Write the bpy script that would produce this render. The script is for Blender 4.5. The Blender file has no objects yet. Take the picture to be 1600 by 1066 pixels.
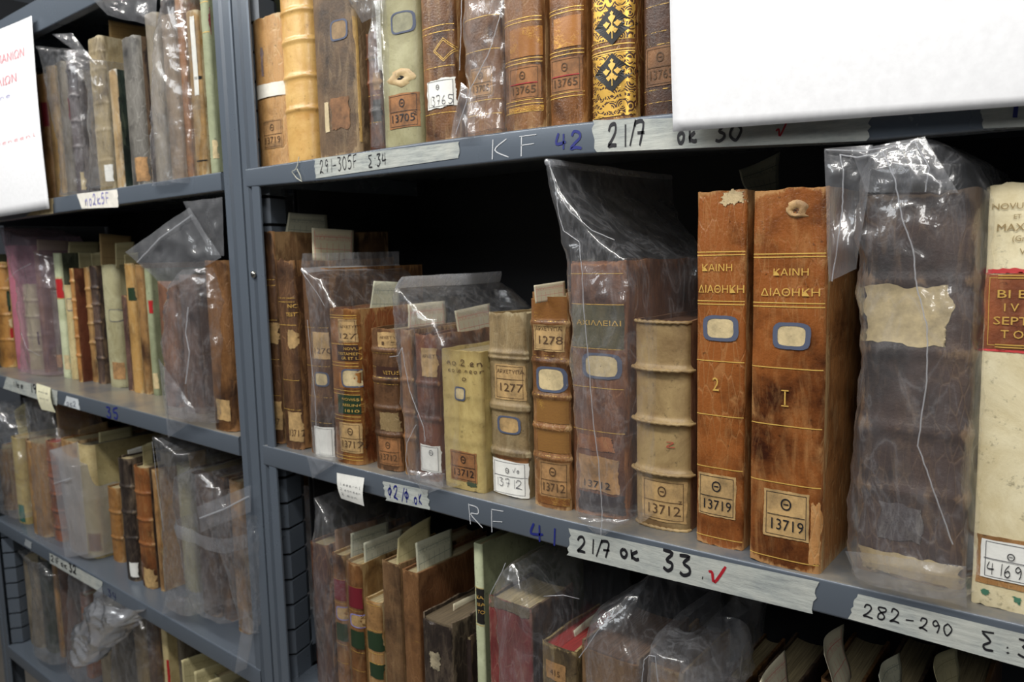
import bpy, bmesh, math, random
from mathutils import Vector, Matrix, noise
random.seed(7)
SC = bpy.context.scene
COL = SC.collection

# ------------------------------------------------------------------ camera frame
F = 1205.0; CX, CY = 800.0, 533.0; D = 0.6284
EX = Vector((0.77848364, 0.05340334, -0.62538892))
EY = Vector((0.62721649, -0.10384379, 0.77189114))
EZ = Vector((-0.02372119, -0.99315887, -0.11433615))
def ray(px, py):
    c = Vector((px-CX, py-CY, F)); return Vector((EX.dot(c), EY.dot(c), EZ.dot(c)))
def P(px, py, Y=0.0):                      # point of the photograph on the upright plane y = Y
    d = ray(px, py); t = (D+Y)/d.y; return Vector((t*d.x, Y, t*d.z))
def PX(px, py, X):                         # ... on the cross plane x = X
    d = ray(px, py); t = X/d.x; return Vector((X, t*d.y-D, t*d.z))
def proj(v):
    w = Vector(v)+Vector((0, D, 0)); c = w.x*EX+w.y*EY+w.z*EZ
    return CX+F*c.x/c.z, CY+F*c.y/c.z
def Xat(px, Y, z):                         # x of a point at depth Y, height z seen at column px
    lo, hi = -3.5, 0.6
    for _ in range(50):
        m = (lo+hi)/2
        if proj((m, Y, z))[0] < px: lo = m
        else: hi = m
    return (lo+hi)/2
def Zat(py, X, Y):
    lo, hi = -2.0, 2.0
    for _ in range(50):
        m = (lo+hi)/2
        if proj((X, Y, m))[1] > py: lo = m
        else: hi = m
    return (lo+hi)/2

# ------------------------------------------------------------------ shelf heights
def interp(tab, x):
    if x <= tab[0][0]: return tab[0][1]
    for (a, p), (b, q) in zip(tab, tab[1:]):
        if x <= b: return p+(q-p)*(x-a)/(b-a)
    return tab[-1][1]
LIN = lambda a, b: (lambda X: a[1]+(b[1]-a[1])*(X-a[0])/(b[0]-a[0]))
T_1R = lambda X: interp([(-.985, .1255), (-.63, .1253), (-.455, .1225), (-.325, .1178), (-.16, .110), (-.06, .106), (.15, .106)], X)
B_1R = lambda X: interp([(-.985, .100), (-.78, .0955), (-.633, .0945), (-.455, .0925), (-.404, .0905), (-.305, .0849), (-.163, .0765), (-.064, .075), (.15, .078)], X)
T_2R = lambda X: interp([(-.985, -.2722), (-.46, -.2752), (-.05, -.2710), (.15, -.271)], X)
B_2R = lambda X: T_2R(X)-.0305
T_3R = lambda X: -.645
T_1L = lambda X: .1270
B_1L = LIN((-1.05, .0995), (-1.945, .0950))
T_2L = LIN((-1.046, -.2686), (-2.04, -.2558))
B_2L = lambda X: T_2L(X)-.031
T_3L = LIN((-1.03, -.6382), (-2.126, -.6271))
B_3L = lambda X: T_3L(X)-.032
T_4L = lambda X: -.963
ROW = {'1R': T_1R, '2R': T_2R, '3R': T_3R, '1L': T_1L, '2L': T_2L, '3L': T_3L, '4L': T_4L}
def onshelf(px, py, row):                  # point of the photograph on a shelf's top
    z = ROW[row](-1.0)
    for _ in range(8):
        d = ray(px, py); t = z/d.z; X = t*d.x; z = ROW[row](X)
    return Vector((t*d.x, t*d.y-D, z))

# ------------------------------------------------------------------ materials
def lin(c):
    return tuple(((v/255)/12.92 if v/255 <= .04045 else ((v/255+.055)/1.055)**2.4) for v in c)+(1,)
class G:
    def __init__(s, name):
        s.m = bpy.data.materials.new(name); s.m.use_nodes = True; s.t = s.m.node_tree; s.t.nodes.clear()
    def n(s, typ, ins=None, **kw):
        nd = s.t.nodes.new(typ)
        for k, v in kw.items(): setattr(nd, k, v)
        for k, v in (ins or {}).items():
            if isinstance(v, bpy.types.NodeSocket): s.t.links.new(v, nd.inputs[k])
            else: nd.inputs[k].default_value = v
        return nd
    def ramp(s, fac, stops):
        nd = s.n('ShaderNodeValToRGB', {'Fac': fac}); e = nd.color_ramp.elements
        while len(e) < len(stops): e.new(.5)
        for el, (p, c) in zip(e, stops): el.position = p; el.color = c if len(c) == 4 else c+(1,)
        return nd.outputs['Color']
    def mix(s, f, a, b, bt='MIX'):
        nd = s.n('ShaderNodeMix', data_type='RGBA', blend_type=bt)
        for i, v in ((0, f), (6, a), (7, b)):
            if isinstance(v, bpy.types.NodeSocket): s.t.links.new(v, nd.inputs[i])
            else: nd.inputs[i].default_value = v
        return nd.outputs[2]
    def math(s, op, a, b=0.0, c=None):
        nd = s.n('ShaderNodeMath', operation=op)
        for i, v in enumerate([a, b]+([c] if c is not None else [])):
            if isinstance(v, bpy.types.NodeSocket): s.t.links.new(v, nd.inputs[i])
            else: nd.inputs[i].default_value = v
        return nd.outputs[0]
    def coord(s, kind='Object', scale=(1, 1, 1), rnd=True):
        tc = s.n('ShaderNodeTexCoord').outputs[kind]
        loc = (0, 0, 0)
        mp = s.n('ShaderNodeMapping', {'Vector': tc, 'Scale': scale})
        if rnd:
            oi = s.n('ShaderNodeObjectInfo'); r = s.math('MULTIPLY', oi.outputs['Random'], 37.0)
            cb = s.n('ShaderNodeCombineXYZ', {0: r, 1: r, 2: r}); s.t.links.new(cb.outputs[0], mp.inputs['Location'])
        return mp.outputs[0]
    def noise(s, vec, scale, detail=6, rough=.6, dist=0):
        return s.n('ShaderNodeTexNoise', {'Vector': vec, 'Scale': scale, 'Detail': detail, 'Roughness': rough, 'Distortion': dist}).outputs[0]
    def bsdf(s, color, rough=.5, bump=None, bs=.3, bd=.001, **kw):
        ins = {'Base Color': color, 'Roughness': rough}
        if bump is not None:
            ins['Normal'] = s.n('ShaderNodeBump', {'Height': bump, 'Strength': bs, 'Distance': bd}).outputs[0]
        ins.update(kw)
        p = s.n('ShaderNodeBsdfPrincipled', ins)
        s.n('ShaderNodeOutputMaterial', {'Surface': p.outputs[0]})
        return s.m
CACHE = {}
def desat(c, k):
    m = sum(c)/3; return tuple(m+(x-m)*k for x in c)
def leather(c1, c2, c3, rough=.42, band=0.5):
    """c1 main hide, c2 dark mottling, c3 rubbed-through places"""
    k = ('l', c1, c2, c3, rough)
    if k in CACHE: return CACHE[k]
    hue = lambda c: (c[0]*.89, c[1]*.905, c[2]*.91)
    c1, c2, c3 = hue(desat(c1, .9)), hue(desat(tuple(x*.74 for x in c2), .92)), hue(desat(c3, .82))
    g = G('leather'); v = g.coord(); vs = g.coord(scale=(1, 1, .25))
    n0 = g.noise(v, 9, 3, .5, .6); n1 = g.math('MULTIPLY_ADD', n0, .5, g.math('MULTIPLY', g.noise(v, 26, 9, .68, .3), .5)); n2 = g.noise(vs, 70, 6, .7, .8); n3 = g.noise(v, 420, 3)
    c = g.ramp(n1, [(.36, lin(c2)), (.53, lin(c1)), (.72, tuple(min(1, x*1.22) for x in lin(c1)[:3])+(1,))])
    f = g.ramp(n2, [(.50, (0, 0, 0)), (.72, (1, 1, 1))])
    w = g.n('ShaderNodeAttribute', attribute_name='wear').outputs['Fac']
    wn = g.math('MULTIPLY_ADD', w, 1.0, g.math('MULTIPLY_ADD', n2, 1.6, -1.22))
    wf = g.ramp(wn, [(.18, (0, 0, 0)), (.42, (1, 1, 1))])
    c = g.mix(g.math('MULTIPLY', f, .45), c, lin(c3))
    c = g.mix(g.math('MULTIPLY', wf, .85), c, lin(c3))
    spots = g.ramp(g.noise(v, 190, 4, .6), [(.27, (1, 1, 1)), (.36, (0, 0, 0))])
    c = g.mix(g.math('MULTIPLY', spots, .6), c, lin(tuple(x*.35 for x in c2)))
    vd = g.n('ShaderNodeTexVoronoi', {'Vector': vs, 'Scale': 150.0}, feature='DISTANCE_TO_EDGE').outputs['Distance']
    ck = g.ramp(vd, [(.0, (1, 1, 1)), (.07, (0, 0, 0))])
    ck = g.math('MULTIPLY', ck, g.ramp(n0, [(.45, (0, 0, 0)), (.62, (1, 1, 1))]))
    c = g.mix(g.math('MULTIPLY', ck, .38), c, lin(c3))
    h = g.math('SUBTRACT', g.math('ADD', g.math('MULTIPLY', n3, .5), g.math('ADD', n2, n1)), g.math('MULTIPLY', ck, .4))
    r = g.math('MULTIPLY_ADD', n1, .35, rough-.15)
    CACHE[k] = g.bsdf(c, r, h, .55, .0014)
    return CACHE[k]
def vellum(c1, c2, rough=.5):
    k = ('v', c1, c2)
    if k in CACHE: return CACHE[k]
    g = G('vellum'); v = g.coord(); n1 = g.noise(v, 14, 8, .7, .5); n2 = g.noise(g.coord(scale=(1, 1, .3)), 60, 6, .7)
    c = g.ramp(n1, [(.28, lin(c2)), (.6, lin(c1))])
    sp = g.ramp(g.noise(v, 130, 5, .7), [(.3, (1, 1, 1)), (.4, (0, 0, 0))])
    c = g.mix(g.math('MULTIPLY', sp, .55), c, lin(tuple(x*.45 for x in c2)))
    w = g.n('ShaderNodeAttribute', attribute_name='wear').outputs['Fac']
    c = g.mix(g.math('MULTIPLY', g.math('MULTIPLY', w, n2), .8), c, lin(tuple(x*.62 for x in c2)))
    CACHE[k] = g.bsdf(c, rough, g.math('ADD', n2, n1), .5, .002)
    return CACHE[k]
def pages(c=(196, 180, 140)):
    k = ('p', c)
    if k in CACHE: return CACHE[k]
    g = G('page_edges'); n = g.noise(g.coord(scale=(1, .02, .02)), 900, 3); n2 = g.noise(g.coord(), 25)
    cc = g.ramp(n, [(.3, lin(tuple(x*.62 for x in c))), (.65, lin(c))])
    cc = g.mix(g.math('MULTIPLY', n2, .5), cc, lin(tuple(x*.6 for x in c)))
    CACHE[k] = g.bsdf(cc, .8, n, .6, .0008)
    return CACHE[k]
def paper(c=(214, 206, 182), blot=.25, name='paper', dark=None):
    k = ('pp', c, blot)
    if k in CACHE: return CACHE[k]
    g = G(name); n = g.noise(g.coord(), 60, 6, .7); n2 = g.noise(g.coord(), 500, 2)
    cc = g.ramp(n, [(.3, lin(tuple(x*(1-blot) for x in (dark or c)))), (.62, lin(c))])
    CACHE[k] = g.bsdf(cc, .7, n2, .3, .0005)
    return CACHE[k]
def plain(name, c, rough=.5, **kw):
    k = (name, c, rough)
    if k in CACHE: return CACHE[k]
    g = G(name); n = g.noise(g.coord(), 150, 4)
    cc = g.mix(g.math('MULTIPLY', n, .35), lin(c), lin(tuple(x*.7 for x in c)))
    CACHE[k] = g.bsdf(cc, rough, n, .2, .0004, **kw)
    return CACHE[k]
def gold(cov=.5):
    k = ('gold', cov)
    if k in CACHE: return CACHE[k]
    g = G('worn_gold'); n = g.noise(g.coord(), 260, 5, .7)
    f = g.ramp(n, [(cov-.12, (1, 1, 1)), (cov+.1, (0, 0, 0))])
    p = g.n('ShaderNodeBsdfPrincipled', {'Base Color': lin((226, 184, 96)), 'Roughness': .38, 'Metallic': .35})
    tr = g.n('ShaderNodeBsdfTransparent')
    mx = g.n('ShaderNodeMixShader', {0: f, 1: tr.outputs[0], 2: p.outputs[0]})
    g.n('ShaderNodeOutputMaterial', {'Surface': mx.outputs[0]})
    CACHE[k] = g.m; return g.m
def tooling(base=(96, 60, 26), cov=.5, scale=110):
    """blind and gilt stamped foliage: curling gold over the leather"""
    k = ('tool', base, cov, scale)
    if k in CACHE: return CACHE[k]
    g = G('gilt_tooling'); v = g.coord(rnd=False)
    vo = g.n('ShaderNodeTexVoronoi', {'Vector': v, 'Scale': scale, 'Randomness': .35}, feature='F1').outputs['Distance']
    w = g.n('ShaderNodeTexWave', {'Vector': v, 'Scale': scale*.45, 'Distortion': 9.0, 'Detail': 1.5, 'Detail Scale': 2.2}, wave_type='RINGS').outputs['Fac']
    rings = g.math('SINE', g.math('MULTIPLY', vo, 34.0))
    pat = g.math('MAXIMUM', g.ramp(rings, [(.35, (0, 0, 0)), (.55, (1, 1, 1))]), g.ramp(w, [(.5, (0, 0, 0)), (.62, (1, 1, 1))]))
    wn = g.ramp(g.noise(g.coord(), 45, 6, .7), [(cov-.18, (1, 1, 1)), (cov+.12, (.05, .05, .05))])
    f = g.math('MULTIPLY', pat, wn)
    c = g.mix(f, lin(base), lin((222, 176, 84)))
    CACHE[k] = g.bsdf(c, .36, f, .5, .0008, Metallic=g.math('MULTIPLY', f, .7))
    return CACHE[k]
def steel(name='painted_steel', c=(112, 120, 130), rough=.36, dust=0.0):
    g = G(name); v = g.coord(rnd=False)
    n = g.noise(v, 6, 6, .6); n2 = g.noise(v, 350, 2)
    cc = g.mix(g.math('MULTIPLY', n, .5), lin(c), lin(tuple(x*.8 for x in c)))
    sc = g.ramp(g.noise(g.coord(rnd=False, scale=(.25, 1, 2)), 140, 4, .8), [(.74, (0, 0, 0)), (.8, (1, 1, 1))])
    cc = g.mix(g.math('MULTIPLY', sc, .35), cc, lin((176, 180, 182)))
    if dust:
        d = g.ramp(g.noise(v, 9, 8, .7), [(.35, (0, 0, 0)), (.6, (1, 1, 1))])
        geo = g.n('ShaderNodeNewGeometry').outputs['Normal']
        up = g.n('ShaderNodeSeparateXYZ', {0: geo}).outputs[2]
        d = g.math('MULTIPLY', g.math('MULTIPLY', d, dust), g.math('GREATER_THAN', up, .8))
        cc = g.mix(d, cc, lin((158, 146, 122)))
    return g.bsdf(cc, g.math('MULTIPLY_ADD', n, .15, rough-.07), n2, .12, .0003, Metallic=.15)
STEEL = steel('painted_steel', (96, 105, 116), .28); STEELD = steel('dusty_painted_steel', (93, 101, 111), .3, .6)
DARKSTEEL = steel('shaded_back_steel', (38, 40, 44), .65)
BLACK = plain('black_gap', (10, 10, 11), .9)
def plastic(name, haze=.045, tint=.985, rough=.09, gl=1.0, hc=(225, 228, 235)):
    g = G(name); v = g.coord()
    n = g.noise(v, 55, 4, .55, .6); n2 = g.noise(g.coord(scale=(1, 1, .35)), 24, 3, .5, .8)
    h = g.math('ADD', g.math('MULTIPLY', n, .35), g.math('ABSOLUTE', g.math('SUBTRACT', n2, .5)))
    nm = g.n('ShaderNodeBump', {'Height': h, 'Strength': .55, 'Distance': .006}).outputs[0]
    inc = g.n('ShaderNodeNewGeometry').outputs['Incoming']            # the same reflection from either side of the thin film
    dt = g.math('ABSOLUTE', g.n('ShaderNodeVectorMath', {0: nm, 1: inc}, operation='DOT_PRODUCT').outputs['Value'])
    fr = g.math('MULTIPLY_ADD', g.math('POWER', g.math('SUBTRACT', 1.0, g.math('MINIMUM', dt, 1.0)), 5.0), .8, .10)
    tr = g.n('ShaderNodeBsdfTransparent', {'Color': (tint, tint, tint, 1)})
    df = g.n('ShaderNodeBsdfDiffuse', {'Color': lin(hc), 'Normal': nm})
    tl = g.n('ShaderNodeBsdfTranslucent', {'Color': lin(hc), 'Normal': nm})
    dd = g.n('ShaderNodeMixShader', {0: .5, 1: df.outputs[0], 2: tl.outputs[0]})
    fold = g.ramp(g.math('ABSOLUTE', g.math('SUBTRACT', g.noise(g.coord(scale=(1, 1, .4)), 30, 4, .6, 1.0), .5)), [(0, (1, 1, 1)), (.035, (.25, .25, .25)), (.12, (0, 0, 0))])
    hz = g.math('MULTIPLY_ADD', fold, .13 if haze < .12 else .03, haze)
    a = g.n('ShaderNodeMixShader', {0: hz, 1: tr.outputs[0], 2: dd.outputs[0]})
    go1 = g.n('ShaderNodeBsdfGlossy', {'Color': (1, 1, 1, 1), 'Roughness': rough*.7, 'Normal': nm})
    go2 = g.n('ShaderNodeBsdfGlossy', {'Color': (1, 1, 1, 1), 'Roughness': .32, 'Normal': nm})
    go = g.n('ShaderNodeMixShader', {0: .45, 1: go1.outputs[0], 2: go2.outputs[0]})
    b = g.n('ShaderNodeMixShader', {0: g.math('MULTIPLY', fr, gl), 1: a.outputs[0], 2: go.outputs[0]})
    g.n('ShaderNodeOutputMaterial', {'Surface': b.outputs[0]})
    return g.m
FILM = plastic('clear_plastic_film'); FILMF = plastic('loose_plastic_film', .17, .97, .12); FILMZ = plastic('zip_strip_plastic', .25, .95, .2)
FILMH = plastic('hazy_plastic_film', .045, .98, .11); FILMP = plastic('pinkish_plastic_film', .2, .97, .12, 1, (236, 205, 222))
WELD_GLINT = plastic('weld_glint_plastic', .4, .95, .15)  # milky tubes: weld seams, plus highlights drawn on the second zip bag
def tapemat():
    g = G('paper_masking_tape'); v = g.coord(scale=(.12, 1, 1)); n = g.noise(v, 260, 5, .75); n2 = g.noise(g.coord(), 30, 5, .6)
    c = g.ramp(n, [(.3, lin((128, 134, 134))), (.62, lin((174, 179, 174)))])
    c = g.mix(g.ramp(n2, [(.4, (0, 0, 0)), (.7, (.55, .55, .55))]), c, lin((192, 192, 182)))
    return g.bsdf(c, .75, n, .6, .0008)
TAPE = tapemat()
INK = plain('black_marker', (28, 27, 32), .5); INKB = plain('blue_marker', (32, 40, 118), .45); INKR = plain('red_marker', (170, 26, 40), .5)
CHALK = plain('white_chalk', (205, 208, 212), .9); PRINT = plain('faded_print', (84, 60, 36), .7); PRINTG = plain('grey_print', (90, 90, 96), .7)
PENB = plain('blue_pencil', (78, 86, 108), .65); PENL = plain('pale_blue_pencil', (140, 136, 190), .7); PENR = plain('pale_red_print', (236, 150, 158), .7)
WHITE = paper((232, 232, 226), .06, 'white_label_paper'); CREAM = paper((206, 186, 142), .25, 'cream_paper')
SHEET = plain('white_copy_paper', (246, 247, 250), .6)
BRNLAB = paper((176, 134, 86), .4, 'browned_label'); ORLAB = paper((158, 108, 64), .4, 'orange_browned_label')
TANLAB = paper((190, 156, 104), .35, 'tan_label')
def slipmat(ink, c=(222, 214, 186), k='g'):
    g = G('ruled_library_slip'); uv = g.n('ShaderNodeTexCoord').outputs['UV']
    s = g.n('ShaderNodeSeparateXYZ', {0: uv}); u, v = s.outputs[0], s.outputs[1]
    def line(co, n, off, w):
        fr = g.math('FRACT', g.math('MULTIPLY_ADD', co, n, off)); return g.math('LESS_THAN', fr, w)
    inside = g.math('MULTIPLY', g.math('MULTIPLY', g.math('GREATER_THAN', u, .05), g.math('LESS_THAN', u, .95)), g.math('LESS_THAN', v, .93))
    vert = g.math('MULTIPLY', line(u, 7, .62, .05), g.math('LESS_THAN', v, .55))
    hor = g.math('MAXIMUM', line(v, 2.65, .03, .045), 0.0)
    side = g.math('MAXIMUM', g.math('LESS_THAN', g.math('ABSOLUTE', g.math('SUBTRACT', u, .06)), .006), g.math('LESS_THAN', g.math('ABSOLUTE', g.math('SUBTRACT', u, .94)), .006))
    mp = g.n('ShaderNodeMapping', {'Vector': uv, 'Scale': (60, 9, 1)}).outputs[0]
    word = g.ramp(g.noise(mp, 1.0, 2), [(.48, (0, 0, 0)), (.56, (1, 1, 1))])
    inrow = g.math('MULTIPLY', g.math('GREATER_THAN', v, .64), g.math('LESS_THAN', v, .82))
    word = g.math('MULTIPLY', word, g.math('MULTIPLY', inrow, .55))
    L = g.math('MULTIPLY', g.math('MAXIMUM', g.math('MAXIMUM', g.math('MAXIMUM', vert, hor), side), word), inside)
    n = g.noise(g.coord(), 30, 5)
    base = g.mix(g.math('MULTIPLY', n, .4), lin(c), lin(tuple(x*.8 for x in c)))
    col = g.mix(g.math('MULTIPLY', L, .75), base, lin(ink))
    return g.bsdf(col, .75)
SLIPR = slipmat((205, 95, 95)); SLIPG = slipmat((96, 112, 104), (214, 214, 190)); SLIPY = slipmat((150, 140, 100), (206, 196, 150)); SLIPB = slipmat((150, 120, 80), (190, 160, 110))

# ------------------------------------------------------------------ object helpers
def mesh_obj(name, verts, faces, mats, parent=None, fm=None, smooth=False, uv=None, wear=None):
    me = bpy.data.meshes.new(name); me.from_pydata([tuple(v) for v in verts], [], faces)
    for m in (mats if isinstance(mats, (list, tuple)) else [mats]): me.materials.append(m)
    if fm:
        for p, i in zip(me.polygons, fm): p.material_index = i
    if smooth is True:
        for p in me.polygons: p.use_smooth = True
    if uv:
        l = me.uv_layers.new(name='UVMap')
        for p in me.polygons:
            for li in p.loop_indices: l.data[li].uv = uv[me.loops[li].vertex_index]
    if wear:
        a = me.attributes.new('wear', 'FLOAT', 'POINT')
        for i, w in enumerate(wear): a.data[i].value = w
    me.update()
    o = bpy.data.objects.new(name, me); COL.objects.link(o)
    if parent: o.parent = parent
    return o
def tag(o, label=None, cat=None, group=None, kind=None):
    if label: o['label'] = label
    if cat: o['category'] = cat
    if group: o['group'] = group
    if kind: o['kind'] = kind
    return o
def empty(name, loc=(0, 0, 0)):
    o = bpy.data.objects.new(name, None); o.empty_display_size = .02; COL.objects.link(o); o.location = loc; return o
class MB:
    def __init__(s): s.v = []; s.f = []; s.m = []; s.w = []
    def add(s, v, f, m=0, w=None):
        b = len(s.v); s.v += [Vector(x) for x in v]; s.f += [tuple(b+i for i in q) for q in f]; s.m += [m]*len(f)
        s.w += (w or [0.0]*len(v)); return s
    def box(s, a, b, m=0, w=0.0):
        x0, y0, z0 = a; x1, y1, z1 = b
        v = [(x0, y0, z0), (x1, y0, z0), (x1, y1, z0), (x0, y1, z0), (x0, y0, z1), (x1, y0, z1), (x1, y1, z1), (x0, y1, z1)]
        return s.add(v, [(0, 3, 2, 1), (4, 5, 6, 7), (0, 1, 5, 4), (1, 2, 6, 5), (2, 3, 7, 6), (3, 0, 4, 7)], m, [w]*8)
    def grid(s, pts, m=0, w=None, close=False):           # pts[i][j]
        n, k = len(pts), len(pts[0]); v = [p for r in pts for p in r]; f = []
        for i in range(n-1):
            for j in range(k if close else k-1):
                j2 = (j+1) % k; f.append((i*k+j, i*k+j2, (i+1)*k+j2, (i+1)*k+j))
        return s.add(v, f, m, w)
    def sweep(s, prof, path_fn, ts, m=0):                 # profile (a,b) pairs placed by path_fn(t,a,b)
        pts = [[path_fn(t, a, b) for (a, b) in prof] for t in ts]
        s.grid(pts, m, close=True)
        n = len(prof); b = len(s.v)-n*len(ts)
        s.f += [tuple(b+i for i in range(n))[::-1], tuple(b+(len(ts)-1)*n+i for i in range(n))]; s.m += [m, m]
        return s
    def tube(s, path, r, seg=6, m=0):
        path = [Vector(p) for p in path]; rings = []
        for i, p in enumerate(path):
            d = (path[min(i+1, len(path)-1)]-path[max(i-1, 0)]).normalized()
            a = d.cross(Vector((0, 1, .13))).normalized(); b = d.cross(a)
            rr = r[i] if isinstance(r, (list, tuple)) else r
            rings.append([p+a*rr*math.cos(2*math.pi*k/seg)+b*rr*math.sin(2*math.pi*k/seg) for k in range(seg)])
        s.grid(rings, m, close=True); return s
    def build(s, name, mats, parent=None, smooth=False, wear=False):
        return mesh_obj(name, s.v, s.f, mats, parent, s.m, smooth, None, s.w if wear else None)

# ------------------------------------------------------------------ writing
STROKES = {   # hand-written characters on a 1 x 1 box, y up
 '0': [[(.5, 1), (.15, .75), (.1, .35), (.4, 0), (.75, .2), (.85, .65), (.5, 1)]],
 '1': [[(.5, 1), (.48, 0)]],
 '2': [[(.1, .7), (.3, 1), (.7, .95), (.75, .65), (.4, .3), (.05, .05), (.4, .08), (.9, 0)]],
 '3': [[(.1, 1), (.8, .95), (.4, .6), (.8, .45), (.8, .15), (.45, 0), (.1, .12)]],
 '4': [[(.3, 1), (.1, .42), (.9, .42)], [(.7, .95), (.65, 0)]],
 '5': [[(.85, 1), (.25, .97), (.2, .58), (.6, .6), (.8, .3), (.5, 0), (.1, .08)]],
 '6': [[(.7, 1), (.25, .6), (.15, .2), (.45, 0), (.8, .18), (.6, .5), (.2, .35)]],
 '7': [[(.05, .85), (.2, 1), (.85, .95), (.5, 0)], [(.25, .5), (.9, .52)]],
 '8': [[(.8, .9), (.3, .95), (.2, .7), (.75, .35), (.6, 0), (.2, .08), (.3, .45), (.8, .75), (.8, .95)]],
 '9': [[(.8, .75), (.5, 1), (.15, .75), (.4, .5), (.8, .7), (.75, .3), (.6, 0)]],
 '/': [[(.8, 1.1), (.2, -.05)]], '-': [[(.1, .45), (.9, .45)]], ':': [[(.4, .7), (.5, .66)], [(.4, .15), (.5, .1)]], '.': [[(.4, .08), (.52, .02)]],
 ',': [[(.5, .2), (.45, -.1)]], ' ': [],
 'F': [[(.2, 1), (.2, 0)], [(.15, .98), (.9, 1)], [(.2, .5), (.75, .52)]],
 'K': [[(.2, 1), (.2, 0)], [(.85, 1), (.25, .48), (.9, .0)]],
 'R': [[(.15, 1), (.2, 0)], [(.2, .95), (.7, .9), (.7, .6), (.2, .5), (.95, .0)]],
 'o': [[(.5, .6), (.15, .4), (.25, .05), (.65, .05), (.8, .4), (.5, .6)]],
 'k': [[(.15, .65), (.15, 0)], [(.8, .62), (.2, .3), (.6, .02), (.95, .1)]],
 'Σ': [[(.9, 1), (.15, 1)], [(.2, .85), (.7, .5), (.25, .15), (.4, 0), (.95, .0)]],
 'Φ': [[(.5, 1.05), (.5, -.1)], [(.5, .8), (.15, .5), (.45, .2), (.85, .5), (.5, .8)]],
 'V': [[(.05, .55), (.2, .6), (.35, .1), (1.0, 1.25)]],
 'Z': [[(.1, 1), (.8, .95), (.15, .1), (.6, .0), (.95, .1)]],
 'Θ': [[(.5, 1), (.1, .75), (.1, .25), (.5, 0), (.9, .25), (.9, .75), (.5, 1)], [(.3, .5), (.7, .5)]],
 'H': [[(.15, 1), (.15, 0)], [(.85, 1), (.85, 0)], [(.15, .5), (.85, .5)]],
 'I': [[(.5, 1), (.5, 0)]],
 'n': [[(.15, .6), (.2, 0), (.2, .4), (.55, .6), (.75, .4), (.8, 0)]],
 'e': [[(.2, .3), (.8, .4), (.5, .62), (.15, .35), (.3, .02), (.85, .1)]],
 'l': [[(.4, 1), (.45, 0), (.7, .05)]],
}
def smooth_line(p, k=4):
    if len(p) < 3: return [Vector(q) for q in p]
    q = [Vector(x) for x in p]; out = []
    for i in range(len(q)-1):
        a, b, c, d = q[max(i-1, 0)], q[i], q[i+1], q[min(i+2, len(q)-1)]
        for j in range(k):
            t = j/k; out.append(.5*((2*b)+(c-a)*t+(2*a-5*b+4*c-d)*t*t+(3*b-a-3*c+d)*t**3))
    out.append(q[-1]); return out
def ribbons(mb, text, place, w, m=0, adv=1.25, jit=.04):
    """place(x,y)->3D where x runs over characters and y over the letter height; w = stroke half width in letter units"""
    x0 = 0.0
    for ch in text:
        for st in STROKES.get(ch, []):
            st = [(x+random.uniform(-jit, jit), y+random.uniform(-jit, jit)) for x, y in st]
            L = smooth_line(st); a = []; b = []
            for i, p in enumerate(L):
                d = (L[min(i+1, len(L)-1)]-L[max(i-1, 0)]); d = d.normalized() if d.length > 0 else Vector((1, 0))
                nrm = Vector((-d.y, d.x)); ww = w*(.75 if i in (0, len(L)-1) else 1)
                a.append(place(x0+p.x+nrm.x*ww, p.y+nrm.y*ww)); b.append(place(x0+p.x-nrm.x*ww, p.y-nrm.y*ww))
            mb.grid([b, a], m)
        x0 += adv*(.55 if ch in '1I/.,:l' else 1)
    return x0
def text_len(text, adv=1.25): return sum(adv*(.55 if ch in '1I/.,:l' else 1) for ch in text)
def write_px(mb, text, p0, p1, hpx, Y, m, w=.055, adv=1.25, jit=.05):
    """hand-write between two points of the front plane"""
    a, b = P(*p0, Y), P(*p1, Y); up = P(p0[0], p0[1]-hpx, Y)-a; n = text_len(text, adv); step = (b-a)/n
    up = Vector((0, 0, up.z))
    ribbons(mb, text, lambda x, y: a+step*x+up*y, w*1.25, m, adv, jit)
TXT = {}
def text_mesh(s):
    if s in TXT: return TXT[s]
    cu = bpy.data.curves.new('t', 'FONT'); cu.body = s; cu.align_x = 'CENTER'; cu.size = 1; cu.resolution_u = 2
    ob = bpy.data.objects.new('t', cu); COL.objects.link(ob)
    dg = bpy.context.evaluated_depsgraph_get(); dg.update()
    me = bpy.data.meshes.new_from_object(ob.evaluated_get(dg))
    v = [tuple(x.co) for x in me.vertices]; f = [tuple(p.vertices) for p in me.polygons]
    bpy.data.objects.remove(ob); bpy.data.curves.remove(cu); bpy.data.meshes.remove(me)
    TXT[s] = (v, f); return TXT[s]

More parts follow.
